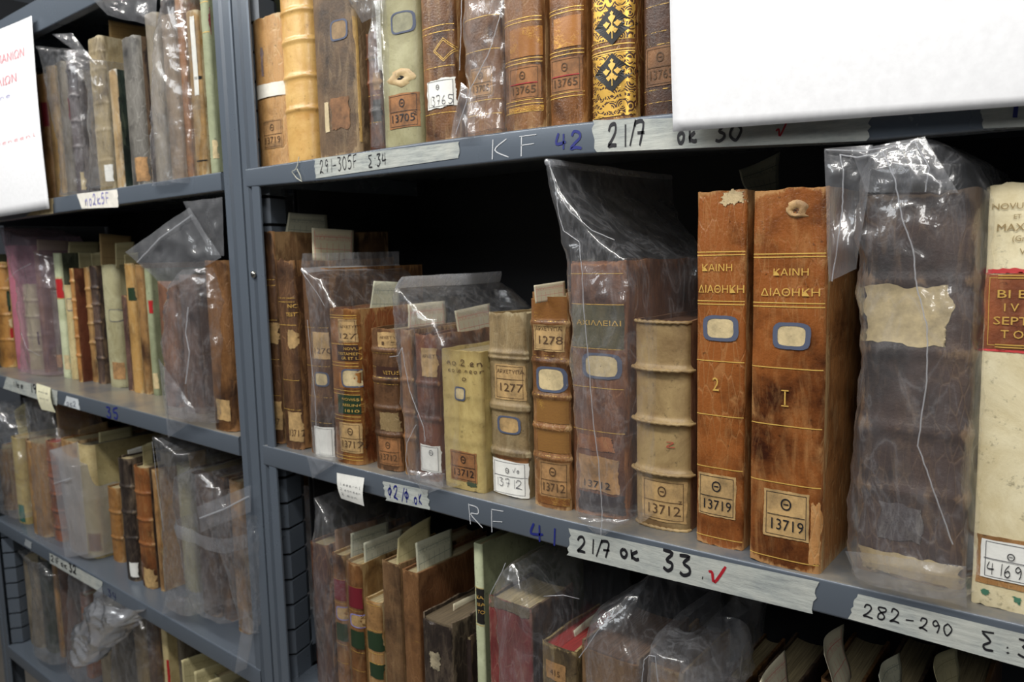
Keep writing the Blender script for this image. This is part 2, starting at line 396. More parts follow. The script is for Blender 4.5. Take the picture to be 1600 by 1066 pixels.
# ------------------------------------------------------------------ shelving
def shelf_profile(depth=.34):
    return depth
def shelf_board(name, x0, x1, T, B, parent, label=None, depth=.34, mat=None, n=40, r=.0026, end=None):
    mb = MB(); th = .0018
    prof_n = 5
    def ring(X):
        zt, zb = T(X), B(X); p = []
        p.append((X, depth, zt)); p.append((X, .02, zt))
        for k in range(prof_n+1):
            a = math.pi/2*k/prof_n; p.append((X, r-r*math.sin(a), zt-r+r*math.cos(a)))
        for k in range(prof_n+1):
            a = math.pi/2*k/prof_n; p.append((X, r-r*math.cos(a), zb+r-r*math.sin(a)))
        p.append((X, .016, zb)); p.append((X, .016, zb+th)); p.append((X, th+r, zb+th)); p.append((X, th, zb+th+r))
        p.append((X, th, zt-th-r)); p.append((X, th+r, zt-th)); p.append((X, depth, zt-th))
        return p
    xs = [x0+(x1-x0)*i/n for i in range(n+1)]
    rings = [ring(X) for X in xs]
    mb.grid(rings, 0, close=True); k = len(rings[0])
    # folded end flanges close the channel
    for X, e in ((x0, 1), (x1, -1)):
        zt, zb = T(X), B(X)
        mb.box((min(X, X+e*th), .001, zb+.001), (max(X, X+e*th), depth, zt-th/2))
    return mb.build(name, [mat or STEEL], parent, smooth=False)
def auto_smooth(o, ang=40):
    for p in o.data.polygons: p.use_smooth = True
    o.data.set_sharp_from_angle(angle=math.radians(ang))
def slotted_upright(parent, x, y, z0, z1, s=.022, pitch=.040, face=1):
    """angle section with its ridge to the aisle, cut by a slot every 4 cm"""
    mb = MB(); z = z0; gap = .0045
    def seg(a, b, inset, m):
        q = [(x-.017-inset, y-.020+inset), (x-inset, y+inset*.4), (x-.010-inset, y+.032), (x-.018-inset, y+.042)]
        pts = [[Vector((qx, qy, zz)) for qx, qy in q] for zz in (a, b)]
        mb.grid(pts, m)
        mb.add([p for p in pts[0]], [(0, 1, 2, 3)], m); mb.add([p for p in pts[1]], [(3, 2, 1, 0)], m)
    while z < z1:
        seg(z, z+pitch-gap, 0, 0); seg(z+pitch-gap, z+pitch, .004, 1); z += pitch
    return mb.build('slotted_upright', [STEEL, BLACK], parent)
def post(parent, x0, x1, z0, z1, name='post', ribs=()):
    """rolled steel post with a stepped front, sweep a plan profile upwards"""
    w = x1-x0
    pl = [(x0, .046), (x0, .004), (x0+.002, .001), (x0+w*.36, .001), (x0+w*.42, .005), (x0+w*.52, .005), (x0+w*.58, .001), (x0+w*.93, .001), (x1, .002), (x1, .0045), (x0+w*.12, .006), (x0+w*.1, .046)]
    mb = MB(); mb.sweep([(a, b) for a, b in pl], lambda t, a, b: Vector((a, b, t)), [z0, z1])
    o = mb.build(name, [STEEL], parent); return o
ZF, ZC = -1.55, .95
unitR = tag(empty('shelving_unit', (-.98, 0, ZF)), 'grey steel shelving unit on the right, its shelf edge marked 42 and 41', 'shelving unit')
unitL = tag(empty('shelving_unit', (-2.2, 0, ZF)), 'grey steel shelving unit on the left, its shelf edge marked 35', 'shelving unit')
def fix(o, parent):                       # children of the units keep world coordinates
    o.parent = parent; o.matrix_parent_inverse = Matrix.Translation(-Vector(parent.location)); return o
for (u, a, b) in ((unitL, -1.0455, -1.0005), (unitR, -.9965, -.9570), (unitL, -2.235, -2.183), (unitR, .165, .215)):
    o = fix(post(None, a, b, ZF, ZC), u)
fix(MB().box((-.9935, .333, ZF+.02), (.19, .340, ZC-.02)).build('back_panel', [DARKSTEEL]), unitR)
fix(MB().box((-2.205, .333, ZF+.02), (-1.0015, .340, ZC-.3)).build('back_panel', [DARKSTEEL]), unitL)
fix(slotted_upright(None, -.9745, .030, -.645, -.305, .021), unitR)
fix(slotted_upright(None, -.9745, .030, .13, .60, .021), unitR)
fix(slotted_upright(None, -.9745, .030, -.27, .095, .021), unitR)
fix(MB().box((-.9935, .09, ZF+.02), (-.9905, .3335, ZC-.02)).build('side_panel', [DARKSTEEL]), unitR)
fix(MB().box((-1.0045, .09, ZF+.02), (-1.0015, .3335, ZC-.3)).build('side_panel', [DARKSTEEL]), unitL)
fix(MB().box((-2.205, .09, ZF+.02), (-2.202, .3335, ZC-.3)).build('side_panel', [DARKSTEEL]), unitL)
fix(slotted_upright(None, -2.165, .030, -.96, -.67, .024), unitL)
def mkshelf(unit, x0, x1, T, B, mat=None, label=None, **k):
    o = fix(shelf_board('shelf', x0, x1, T, B, None, mat=mat, **k), unit)
    for p in o.data.polygons: p.use_smooth = True
    o.data.set_sharp_from_angle(angle=math.radians(35)); return o
s1R = mkshelf(unitR, -.985, .165, T_1R, B_1R); s2R = mkshelf(unitR, -.985, .165, T_2R, B_2R, STEELD)
s3R = mkshelf(unitR, -.985, .165, T_3R, lambda X: -.676)
s1L = mkshelf(unitL, -2.182, -1.0495, T_1L, B_1L); s2L = mkshelf(unitL, -2.182, -1.0485, T_2L, B_2L, STEELD)
s3L = mkshelf(unitL, -2.182, -1.0300, T_3L, B_3L); s4L = mkshelf(unitL, -2.182, -1.03, T_4L, lambda X: -.994)
s0L = mkshelf(unitL, -2.3, -1.05, lambda X: .497, lambda X: .4385)
sc = MB(); c = P(396, 429, 0) 
for k in range(6):
    pass
rings = [[Vector((c.x+rr*math.cos(a*math.pi/6), yy, c.z+rr*math.sin(a*math.pi/6))) for a in range(12)] for rr, yy in ((.0052, .0012), (.0052, -.0006), (.0042, -.0022), (.002, -.003), (.0003, -.0031))]
sc.grid(rings, close=True); fix(sc.build('screw', [plain('bright_screw_metal', (190, 188, 180), .25, Metallic=1.0)], smooth=True), unitR)

def tape(shelf, unit, quad, writes, Y=-.0007, mat=None, name='tape_label', label=None, curl=False):
    """torn strip stuck to a shelf edge: quad = top-left, top-right, bottom-right, bottom-left in the photograph"""
    mb = MB(); tl, tr, br, bl = [P(*q, Y) for q in quad]
    n, k = 24, 8; pts = []
    for i in range(k+1):
        v = i/k; row = []
        for j in range(n+1):
            u = j/n; a = tl.lerp(tr, u); b = bl.lerp(br, u); p = a.lerp(b, v)
            if j in (0, n): p = p+Vector((noise.noise(Vector((v*9, tl.x*31, j)))*.004, 0, 0))
            p.y = Y
            row.append(p)
        pts.append(row)
    mb.grid(pts, 0)
    mats = [mat or TAPE]
    for wr in writes:
        txt, p0, p1, h, ink, w = wr
        if ink not in mats: mats.append(ink)
        write_px(mb, txt, p0, p1, h, Y-.0003, mats.index(ink), w)
    o = mb.build(name, mats)
    if label: o['label'] = label
    o.parent = shelf
    return o
def mark(shelf, txt, p0, p1, h, ink, w, name, Y=-.0005, label=None):
    mb = MB(); write_px(mb, txt, p0, p1, h, Y, 0, w, jit=.06)
    o = mb.build(name, [ink]); o.parent = shelf
    if label: o['label'] = label
    return o
# world matrix of every shelf is the identity, so sub-parts keep world coordinates
tape(s1R, unitR, [(491, 248), (719, 221), (716, 247), (493, 279)], [('291-305F', (500, 271), (560, 262), 20, INK, .045), ('Σ:34', (575, 262), (606, 256), 18, INK, .06)], label='tape marked 291-305F')
tape(s1R, unitR, [(925, 188), (1365, 176), (1354, 220), (930, 238)], [('21/7', (950, 229), (1012, 226), 34, INK, .075), ('ok', (1058, 223), (1092, 222), 26, INK, .1), ('30', (1115, 222), (1165, 219), 26, INK, .08), ('V', (1212, 216), (1236, 214), 22, INKR, .06)], label='tape marked 21/7')
tape(s1R, unitR, [(1533, 166), (1640, 158), (1640, 196), (1535, 201)], [('I', (1572, 184), (1592, 183), 26, INKB, .14)])
mark(s1R, '42', (868, 236), (916, 231), 27, INKB, .07, 'number_mark', label='blue handwritten 42')
mark(s1R, 'KF', (764, 250), (852, 240), 30, CHALK, .022, 'chalk_mark')
tape(s2R, unitR, [(598, 752), (668, 766), (672, 797), (603, 782)], [('Φ2', (606, 776), (624, 781), 19, INKB, .07), ('/Φ', (626, 782), (642, 785), 19, INKB, .07), ('.OK'.replace('O', 'o'), (643, 786), (661, 790), 16, INKB, .08)], label='curled tape with blue writing')
mark(s2R, 'R', (730, 817), (762, 826), 32, CHALK, .02, 'chalk_mark'); mark(s2R, 'F', (764, 829), (798, 836), 34, CHALK, .02, 'chalk_mark')
mark(s2R, '41', (828, 844), (872, 853), 26, INKB, .06, 'number_mark', label='blue handwritten 41')
tape(s2R, unitR, [(890, 826), (1278, 909), (1267, 959), (887, 868)], [('21/7', (902, 862), (958, 874), 24, INK, .075), ('ok', (968, 870), (1002, 878), 22, INK, .1), ('33', (1034, 890), (1086, 903), 30, INK, .075), (',', (1092, 902), (1100, 905), 12, INK, .06), ('V', (1106, 908), (1142, 921), 26, INKR, .06)], label='tape marked 33')
tape(s2R, unitR, [(1340, 928), (1640, 1001), (1640, 1055), (1325, 967)], [('282', (1348, 963), (1412, 976), 20, INK, .055), ('-', (1413, 975), (1432, 979), 16, INK, .07), ('290', (1436, 983), (1492, 996), 18, INK, .06), ('Σ', (1530, 1012), (1560, 1018), 27, INK, .06), (':', (1563, 1020), (1580, 1024), 16, INK, .1), ('3', (1588, 1024), (1622, 1032), 26, INK, .06)], label='tape marked 282-290')
tape(s1L, unitL, [(76, 311), (83, 310), (83, 334), (40, 338)], [], mat=CREAM)
tape(s1L, unitL, [(120, 303), (183, 296), (185, 324), (128, 326)], [('no2k5F', (133, 322), (172, 317), 16, PENL, .07)], mat=paper((232, 228, 218), .1, 'torn_paper'))
tape(s2L, unitL, [(10, 589), (90, 611), (89, 634), (5, 607)], [('1/ee', (20, 604), (38, 608), 8, INK, .08), ('19', (47, 613), (60, 617), 14, INK, .08)])
tape(s2L, unitL, [(104, 619), (122, 624), (125, 641), (100, 633)], [('ok2', (104, 633), (120, 637), 8, PENB, .06)], mat=paper((206, 212, 216), .1, 'worn_label'))
mark(s2L, '35', (166, 652), (188, 656), 16, INKB, .07, 'number_mark', label='blue handwritten 35')
tape(s3L, unitL, [(77, 864), (160, 909), (159, 927), (78, 880)], [('21F', (80, 877), (94, 884), 9, INK, .08), ('ok', (95, 884), (106, 890), 8, INK, .1), ('32', (108, 893), (121, 899), 12, INK, .1)], label='tape marked 32')
tape(s3L, unitL, [(40, 842), (50, 848), (48, 858), (38, 852)], [], mat=paper((150, 156, 160), .1, 'rubbed_tape'))
mark(s3L, '34', (168, 930), (184, 940), 10, plain('dull_blue', (44, 50, 90), .5), .06, 'number_mark')

# ------------------------------------------------------------------ books
class Book:
    def __init__(b, row, xl, xr, yt, y=None, Y=None, mat=None, label='', group=None, depth=None, bulge=.16, n=2.4, bands=(), bh=.0022, bw=.0032,
                 board=None, pg=(190, 172, 130), lean=0.0, wearamt=1.0, head=.004, rag=.0015, xlt=None, noblock=False, boardmat=None, cat='book'):
        T = ROW[row]; xm = (xl+xr)/2
        if Y is None:
            q = onshelf(xm, y, row); Y = min(max(q.y, .004), .16)
        b.Y = Y; zz = T(-1)
        for _ in range(5):
            X = Xat(xm, Y, zz); zz = T(X)
        X0 = Xat(xl, Y, zz); X1 = Xat(xr, Y, zz); t0 = X1-X0; bl = bulge*t0
        X0 = Xat(xl, Y+bl*.7, zz)+.0004; X1 = Xat(xr, Y+bl*.8, zz)-.0004
        b.t = X1-X0; b.xc = (X0+X1)/2; b.z0 = min(T(X0), T(X1)) if False else T(b.xc)
        b.h = Zat(yt, b.xc, Y+bl*.3)-b.z0; b.b = bulge*b.t; b.n = n
        b.d = depth or min(.27, max(.085, b.h*.72)); b.d = min(b.d, .325-Y)
        b.bands = [Zat(p, b.xc, Y)-b.z0 for p in bands]; b.bh, b.bw = bh, bw
        r = empty('book', (b.xc, Y, b.z0+.0002)); b.root = r; tag(r, label, cat, group)
        r.rotation_euler = (0, lean, 0)
        b.mat = mat; b.seed = random.uniform(0, 100); b.wa = wearamt; b.rag = rag; t = b.t
        bt = min(.003, t*.12); b.bt = bt
        # spine
        us = [math.sin(math.pi/2*(-1+2*i/18)) for i in range(19)]
        zs = [b.h*i/max(12, int(b.h/.006)) for i in range(max(12, int(b.h/.006))+1)]
        for zb in b.bands: zs += [zb+k*b.bw*.6 for k in range(-4, 5)]
        zs = sorted(z for z in set(zs) if 0 <= z <= b.h)
        out = []; wr = []
        for z in zs:
            e = 1 if z in (zs[0], zs[-1]) else 0
            row_ = []
            for u in us:
                p = b.S(u, z); p.z += e*(noise.noise(Vector((u*1.6, b.seed, z*9)))*1.1+noise.noise(Vector((u*7, b.seed, z*9)))*.6)*b.rag
                row_.append(p)
                w = .55*abs(u)**5+.75*math.exp(-min(z, b.h-z)/.006)
                for zb in b.bands: w += .35*math.exp(-((z-zb)/b.bw)**2)
                wr.append(min(1, w*b.wa+.12*noise.noise(Vector((u*2, z*30, b.seed)))))
            out.append(row_)
        mb = MB(); mb.grid(out, 0, wr)
        inn = [[b.S(u*.93, z)+Vector((0, bt, 0)) for u in us] for z in zs]
        mb.grid(inn[::-1], 0)
        mb.grid([out[0], inn[0]][::-1], 0); mb.grid([out[-1], inn[-1]], 0)
        sp = mb.build('spine', [mat], r, smooth=True, wear=True); sp.data.set_sharp_from_angle(angle=math.radians(60))
        # boards
        for s in (-1, 1):
            mb = MB(); xa = s*t/2; xb = s*(t/2-bt); nn = 10; kk = 8
            ysr = [b.b+(b.d-b.b)*j/kk for j in range(kk+1)]
            outg = []; ing = []; wr = []
            for i in range(nn+1):
                z = b.h*i/nn; ro = []; ri = []
                for j, yy in enumerate(ysr):
                    edge = i in (0, nn) or j == kk
                    dz = noise.noise(Vector((yy*40, z*40, b.seed+s)))*b.rag*(1 if edge else 0)
                    g_ = -.0008*math.exp(-((j)/1.0)**2) if j == 1 else 0
                    ro.append(Vector((xa+s*g_+s*.0006*noise.noise(Vector((yy*18, z*18, b.seed))), yy, z+dz)))
                    ri.append(Vector((xb, yy, z+dz))); wr.append(.8 if edge or j == 0 else .15)
                outg.append(ro); ing.append(ri)
            a = outg if s > 0 else [q[::-1] for q in outg]
            mb.grid(outg, 0, wr); mb.grid([q[::-1] for q in ing], 0)
            mb.grid([outg[-1], ing[-1]], 0, [.8]*(2*(kk+1))); mb.grid([ing[0], outg[0]], 0, [.8]*(2*(kk+1)))
            mb.grid([[o_[-1], i_[-1]] for o_, i_ in zip(outg, ing)], 0, [.8]*(2*(nn+1)))
            mb.grid([[i_[0], o_[0]] for o_, i_ in zip(outg, ing)], 0, [.8]*(2*(nn+1)))
            mb.build('cover_board', [boardmat or mat], r, wear=True)
        # pages
        if not noblock:
            mb = MB(); ov = min(head, b.h*.03); x0, x1 = -t/2+bt*1.02, t/2-bt*1.02; y0 = b.b+bt*.3; y1 = b.d-ov
            m = 6; rows = []
            for i in range(m+1):
                u = i/m; x = x0+(x1-x0)*u; c = (1-(2*u-1)**2)
                yy0 = b.S((2*u-1)*.9, 0).y+bt*1.3; rows.append([Vector((x, yy0, ov)), Vector((x, yy0, b.h-ov-.0005*c)), Vector((x, y1-.002*(0)+.0-.004*c, b.h-ov-.0005*c)), Vector((x, y1-.004*c, ov))])
            mb.grid(rows, close=True); mb.f += [(3, 2, 1, 0), (m*4, m*4+1, m*4+2, m*4+3)]; mb.m += [0, 0]
            mb.build('page_block', [pages(pg)], r)
    def S(b, u, z, off=0.0):
        u_ = max(-1, min(1, u)); a = abs(u_)
        y = b.b*(1-(max(0, 1-a**b.n))**(1/b.n)); h = 0
        for zb in b.bands: h += b.bh*math.exp(-((z-zb)/b.bw)**2)
        h += .0005*noise.noise(Vector((u_*1.5, z*35, b.seed)))
        k = h+off
        return Vector((u_*b.t/2+u_**3*k, y-k*(1-a**4), z))
    def uz(b, px, py):
        q = P(px, py, b.Y); return (q.x-b.xc)/(b.t/2), q.z-b.z0
    def patch(b, x0, x1, y0, y1, mat, name='paper_label', rag=.0008, off=.0006, label=None, frame=None, lines=None, skew=0.0, sh=None):
        """a rectangle of the photograph laid over the spine"""
        ua, ub = b.uz(x0, y0)[0], b.uz(x1, y1)[0]; xm_ = (x0+x1)/2; zt, zb = b.uz(xm_, y0)[1], b.uz(xm_, y1)[1]; ua = max(ua, -.97); ub = min(ub, .97)
        nu, nz = 30, 24; mb = MB(); pts = []; s = random.uniform(0, 50)
        rad = sh or 0
        for i in range(nz+1):
            v = i/nz; row = []
            for j in range(nu+1):
                w = j/nu; u = ua+(ub-ua)*w; z = zb+(zt-zb)*v
                if rad:
                    cx_, cz_ = w*2-1, v*2-1; k = rad
                    fx = 1-k*max(0, abs(cz_)-.5)**2*2; fz = 1-k*max(0, abs(cx_)-.5)**2*2
                    u = (ua+ub)/2+(ub-ua)/2*cx_*fx; z = (zt+zb)/2+(zt-zb)/2*cz_*fz
                if i in (0, nz): z += (noise.noise(Vector((w*3, s, i)))*1.2+noise.noise(Vector((w*11, s, i)))*.5)*rag*(1 if rag < .0025 else .8)
                if j in (0, nu): u += (noise.noise(Vector((v*3, s, j)))*1.2+noise.noise(Vector((v*11, s, j)))*.5)*rag/(b.t/2)
                row.append(b.S(u, z+skew*(w-.5), off+.00008*random.random()))
            pts.append(row)
        mb.grid(pts); mats = [mat]
        if frame:
            mats.append(frame); fw = .0006
            for (a0, a1, c0, c1) in frame_rects(ua, ub, zb, zt, fw, b.t): mb.grid(bgrid(b, a0, a1, c0, c1, off+.0004), 1)
        o = mb.build(name, mats, b.root, smooth=True)
        if label: o['label'] = label
        return o
    def strip(b, mb, y0, hh, m=0, u0=-.96, u1=.96, off=.0005, z=None):
        z = Zat(y0, b.xc, b.Y)-b.z0 if z is None else z
        n = 16; mb.grid([[b.S(u0+(u1-u0)*j/n, z-hh/2, off) for j in range(n+1)], [b.S(u0+(u1-u0)*j/n, z+hh/2, off) for j in range(n+1)]], m)
    def gilt(b, ys, cov=.5, hh=.0008, pair=None, mat=None, name='gilt_lines'):
        for y0 in ys:
            mb = MB(); b.strip(mb, y0, hh); mb.build('gilt_line', [mat or gold(cov)], b.root, smooth=True)
    def text(b, s, px, py, hpx, mat, off=.0012, name='lettering', stretch=1.0, mb=None, w=None):
        """printed text centred at a point of the photograph, cap height hpx"""
        u, z = b.uz(px, py); z1 = b.uz(px, py-hpx)[1]; H = (z1-z)/.72
        v, f = text_mesh(s)
        if w:                                       # fit to a width in pixels
            ww = max(x[0] for x in v)-min(x[0] for x in v); tgt = (b.uz(px+w/2, py)[0]-b.uz(px-w/2, py)[0])*b.t/2; stretch = tgt/(ww*H)
        vv = [b.S(u+x*H*stretch/(b.t/2), z+y*H, off) for x, y, _ in v]
        if mb is not None: mb.add(vv, f); return
        o = mesh_obj(name, vv, f, mat, b.root); return o
    def texts(b, items, mat, off=.0012, name='lettering'):
        mb = MB()
        for it in items: b.text(it[0], it[1], it[2], it[3], mat, off, mb=mb, w=it[4] if len(it) > 4 else None)
        return mb.build(name, [mat], b.root)
    def hand(b, s, x0, x1, y0, h, mat, w=.06, off=.0011, dy=0, name='handwriting'):
        u0 = b.uz(x0, y0)[0]; xm_ = (x0+x1)/2; z0 = b.uz(xm_, y0)[1]; u1 = b.uz(x1, y0)[0]; H = b.uz(xm_, y0-h)[1]-z0; n = text_len(s); z1 = b.uz(x1, y0+dy)[1]
        mb = MB(); ribbons(mb, s, lambda x, y: b.S(u0+(u1-u0)*x/n, z0+(z1-z0)*x/n*(1 if dy else 0)+y*H, off), w, 0)
        return mb.build(name, [mat], b.root)
    def ring(b, x0, x1, y0, y1, mat=None, fill=None, w=.0016, name='blue_bordered_label', oval=.6, label=None):
        """paper label with a blue pencilled border"""
        ua, ub = b.uz(x0, y0)[0], b.uz(x1, y1)[0]; xm_ = (x0+x1)/2; zt, zb = b.uz(xm_, y0)[1], b.uz(xm_, y1)[1]; uc, zc = (ua+ub)/2, (zt+zb)/2; ru, rz = (ub-ua)/2, (zt-zb)/2
        mb = MB(); N = 32; e = 4.5
        def pt(a, k):
            c, s_ = math.cos(a), math.sin(a); q = (abs(c)**e+abs(s_)**e)**(-1/e); q *= 1+.02*noise.noise(Vector((c*2, s_*2, b.seed)))
            return uc+ru*c*q*k, zc+rz*s_*q*k
        fill = fill or CREAM
        loops = [[b.S(*pt(2*math.pi*i/N, k), .0006) for i in range(N)] for k in (1.0, .7, .35, .02)]
        mb.grid(loops, 0, close=True)
        kw = 1-w/rz*1.0
        mb.grid([[b.S(*pt(2*math.pi*i/N, k*(1+.03*noise.noise(Vector((i*.8, k, b.seed))))), .0009) for i in range(N)] for k in (1.03, kw)], 1, close=True)
        o = mb.build(name, [fill, mat or PENB], b.root, smooth=True)
        if label: o['label'] = label
        return o
def frame_rects(ua, ub, zb, zt, fw, t):
    fu = fw/(t/2); mu, mz = (ub-ua)*.06, (zt-zb)*.05
    ua, ub, zb, zt = ua+mu, ub-mu, zb+mz, zt-mz
    return [(ua, ub, zb, zb+fw*.7), (ua, ub, zt-fw*.7, zt), (ua, ua+fu*.7, zb, zt), (ub-fu*.7, ub, zb, zt)]
def bgrid(b, u0, u1, z0, z1, off, n=8):
    return [[b.S(u0+(u1-u0)*j/n, z0+(z1-z0)*i/n, off) for j in range(n+1)] for i in range(n+1)]

# leather palettes
CALF = leather((150, 96, 50), (84, 46, 24), (206, 158, 100), .36)
CALF2 = leather((152, 92, 40), (84, 42, 18), (196, 132, 68), .3)
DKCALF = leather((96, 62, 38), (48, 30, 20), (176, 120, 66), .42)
TANL = leather((178, 128, 72), (124, 78, 40), (216, 178, 124), .45)
PALETAN = leather((200, 158, 98), (160, 112, 62), (226, 194, 140), .42)
SUEDE = leather((122, 92, 62), (78, 56, 38), (176, 142, 98), .6)
OLIVE = leather((158, 130, 86), (112, 86, 54), (196, 172, 126), .55)
REDBR = leather((120, 62, 36), (66, 32, 20), (176, 112, 66), .4)
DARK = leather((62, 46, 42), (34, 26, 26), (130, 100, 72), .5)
PURPLE = leather((84, 62, 54), (46, 34, 32), (156, 120, 86), .5)
BLACKL = leather((54, 42, 36), (28, 22, 20), (136, 114, 90), .42)
VEL = vellum((206, 190, 142), (158, 136, 88)); VELP = vellum((226, 216, 182), (190, 172, 126)); VELG = vellum((176, 172, 138), (132, 124, 88))
VELY = vellum((196, 176, 116), (146, 122, 70)); GREENC = vellum((150, 156, 124), (112, 118, 88), .6); PALEG = vellum((196, 202, 168), (160, 166, 130), .6)
GREY = leather((138, 124, 104), (92, 80, 64), (176, 162, 138), .6)
DKGREEN = leather((34, 52, 44), (18, 30, 26), (80, 90, 70), .5)
REDCL = leather((128, 44, 42), (84, 26, 28), (170, 120, 100), .6)
PINK = vellum((178, 108, 124), (150, 84, 100), .6)
ROPE = vellum((168, 144, 100), (104, 78, 48))
BROWNC = leather((120, 84, 50), (74, 48, 28), (170, 128, 80), .55)
MARB = leather((110, 104, 96), (30, 26, 26), (170, 164, 152), .5)
MAROON = plain('maroon_title_leather', (112, 28, 40), .45); GREENT = plain('green_title_leather', (36, 56, 34), .45); REDT = plain('red_title_leather', (176, 34, 36), .45)
BLACKT = plain('black_title_leather', (30, 28, 26), .45); ORT = leather((176, 92, 44), (130, 60, 26), (200, 130, 70), .5)
EOF_MARK = 0

THETA = 'Θ'
def shelfmark(b, x0, x1, y0, y1, mat, num=None, ink=None, frame=True, sub=None, theta=True, label=None, red=False):
    """printed library shelfmark: a theta above a number"""
    ink = ink or PRINT
    b.patch(x0, x1, y0, y1, mat, 'shelfmark_label', frame=ink if frame else None, label=label)
    xm, w, h = (x0+x1)/2, x1-x0, y1-y0
    it = []
    if theta: it.append((THETA, xm, y0+h*.40, h*.24))
    if num: it.append((num, xm, y0+h*.83, h*.24, w*.72))
    if sub: it.append((sub, x0+w*.88, y0+h*.62, h*.13))
    if it: b.texts(it, ink, name='shelfmark_print')
    if theta:
        mb = MB(); ua = b.uz(x0+w*.08, y0+h*.52)[0]; za = b.uz(xm, y0+h*.52)[1]; ub = b.uz(x1-w*.08, y0+h*.52)[0]
        mb.grid(bgrid(b, ua, ub, za-.0003*(2 if red else 1), za+.0003, .0013, 8)[::8]); mb.build('ruled_line', [INKR if red else ink], b.root)
def rectline(b, x0, x1, y, mat, hh=.0006, name='ruled_line', off=.0012):
    mb = MB(); ua = b.uz(x0, y)[0]; z = b.uz((x0+x1)/2, y)[1]; ub = b.uz(x1, y)[0]; mb.grid([[b.S(ua+(ub-ua)*j/8, zz, off) for j in range(9)] for zz in (z-hh/2, z+hh/2)]); return mb.build(name, [mat], b.root)
def tornhole(b, px, py, w, h, mats, label='torn leather'):
    """lifted scrap of covering around a hole"""
    mb = MB(); uc, zc = b.uz(px, py); ru = (b.uz(px+w/2, py)[0]-uc); rz = zc-b.uz(px, py+h/2)[1]; N = 20
    for k0, (k, o, m) in enumerate([(1, .0006, 0), (.8, .0028, 0), (.45, .0022, 0), (.3, .0003, 1), (.02, .0002, 1)]): pass
    loops = []
    for k, o in ((1.1, .0002), (1, .0008), (.75, .0018), (.45, .0012), (.28, .0003), (.02, .0002)):
        loops.append([b.S(uc+ru*k*math.cos(a)*(1+.9*noise.noise(Vector((math.cos(a)*1.6, math.sin(a)*1.6, b.seed+k)))), zc+rz*k*math.sin(a)*(1+.35*noise.noise(Vector((math.sin(a)*2, k, b.seed)))), o+.0012*noise.noise(Vector((a, k*3, b.seed)))) for a in [2*math.pi*i/N for i in range(N)]])
    mb.grid(loops[:5], 0, close=True); mb.grid(loops[4:], 1, close=True)
    o = mb.build('torn_covering', mats, b.root, smooth=True); return o

GR1 = 'old bindings standing on the upper right shelf'
GR2 = 'old bindings standing on the middle right shelf'
GR3 = 'old bindings standing on the lower right shelf'
GL1 = 'old bindings on the top left shelf'; GL2 = 'old bindings on the second left shelf'; GL3 = 'old bindings on the third left shelf'; GL4 = 'old bindings on the bottom left shelf'

# ---- upper right shelf
b = Book('1R', 408, 454, 28, Y=.018, mat=leather((206, 150, 86), (160, 98, 44), (222, 184, 128), .5), rag=.003, bulge=.12, label='short worn tan book with a white paper band around it', group=GR1)
b.patch(400, 460, 128, 150, paper((232, 228, 216), .1, 'white_wrap'), 'paper_band', rag=.0006, off=.0016); shelfmark(b, 411, 441, 187, 232, BRNLAB, '13719')
b.patch(407, 413, 75, 120, paper((150, 130, 130), .5, 'peeled_scrap'), 'peeled_scrap', rag=.003)
b = Book('1R', 455, 501, -70, Y=.018, mat=vellum((216, 178, 112), (180, 132, 66), .3), bands=(-38, 18, 65, 121, 172), bh=.0022, bulge=.3, label='glossy honey-coloured vellum book with raised bands, beside the short banded book', group=GR1)
b = Book('1R', 502, 566, -75, Y=.016, mat=SUEDE, bulge=.12, n=3, rag=.004, wearamt=1.6, label='thick scuffed brown suede book with a split yellow joint and a blue-bordered label', group=GR1)
b.ring(516, 542, 31, 63, fill=paper((150, 124, 90), .3, 'rubbed_label')); b.patch(507, 516, 160, 207, paper((206, 188, 150), .15, 'paper_strip'), 'label_remnant'); b.patch(517, 546, 152, 202, paper((136, 96, 62), .4, 'label_stain'), 'label_remnant', rag=.003)
b.patch(553, 563, 20, 222, leather((206, 160, 84), (150, 90, 40), (226, 196, 130), .6), 'split_joint', rag=.003)
b = Book('1R', 580, 600, 52, Y=.03, mat=REDBR, bands=(90, 130, 175), bulge=.25, label='thin red-brown book inside a narrow plastic bag between suede and pale green books', group=GR1)
b.patch(583, 599, 112, 140, BRNLAB); b.patch(583, 600, 155, 190, BLACKT, 'title_label'); b.gilt([92, 150, 192], .5)
b = Book('1R', 603, 663, -70, Y=.016, mat=vellum((168, 164, 128), (122, 116, 78)), bulge=.2, label='pale green-grey vellum book with a hole in its spine and a blue oval mark', group=GR1)
b.ring(611, 643, 18, 52, fill=paper((150, 148, 122), .2, 'stained_oval'), mat=PENB); tornhole(b, 626, 122, 30, 26, [vellum((206, 186, 140), (150, 110, 70)), BLACK])
shelfmark(b, 607, 650, 146, 200, ORLAB, '13705', INK, sub='2')
b = Book('1R', 666, 718, -75, Y=.016, mat=CALF, bulge=.22, label='brown calf book with a gilt lozenge and a torn white label lettered 13765', group=GR1)
b.gilt([-20, 42, 52, 106, 178], .55); mb = MB()
for k in (1.0, .82):
    uc, zc = b.uz(692, 78); L = [(uc+.55*k*math.cos(a), zc+.0125*k*math.sin(a)) for a in [0, math.pi/2, math.pi, 1.5*math.pi]]
    for i in range(4):
        (p0, p1), (q0, q1) = L[i], L[(i+1) % 4]
        mb.grid([[b.S(p0+(q0-p0)*t_/8, p1+(q1-p1)*t_/8+dz, .0009) for t_ in range(9)] for dz in (0, .0008)])
mb.build('gilt_lozenge', [gold(.62)], b.root)
b.patch(667, 708, 124, 169, WHITE, 'white_shelfmark_label', rag=.0016, frame=INK, off=.001, skew=.002); b.text(THETA, 685, 141, 8, INK, .0016); b.hand('13765', 672, 706, 164, 14, PRINTG, .045, .0016)
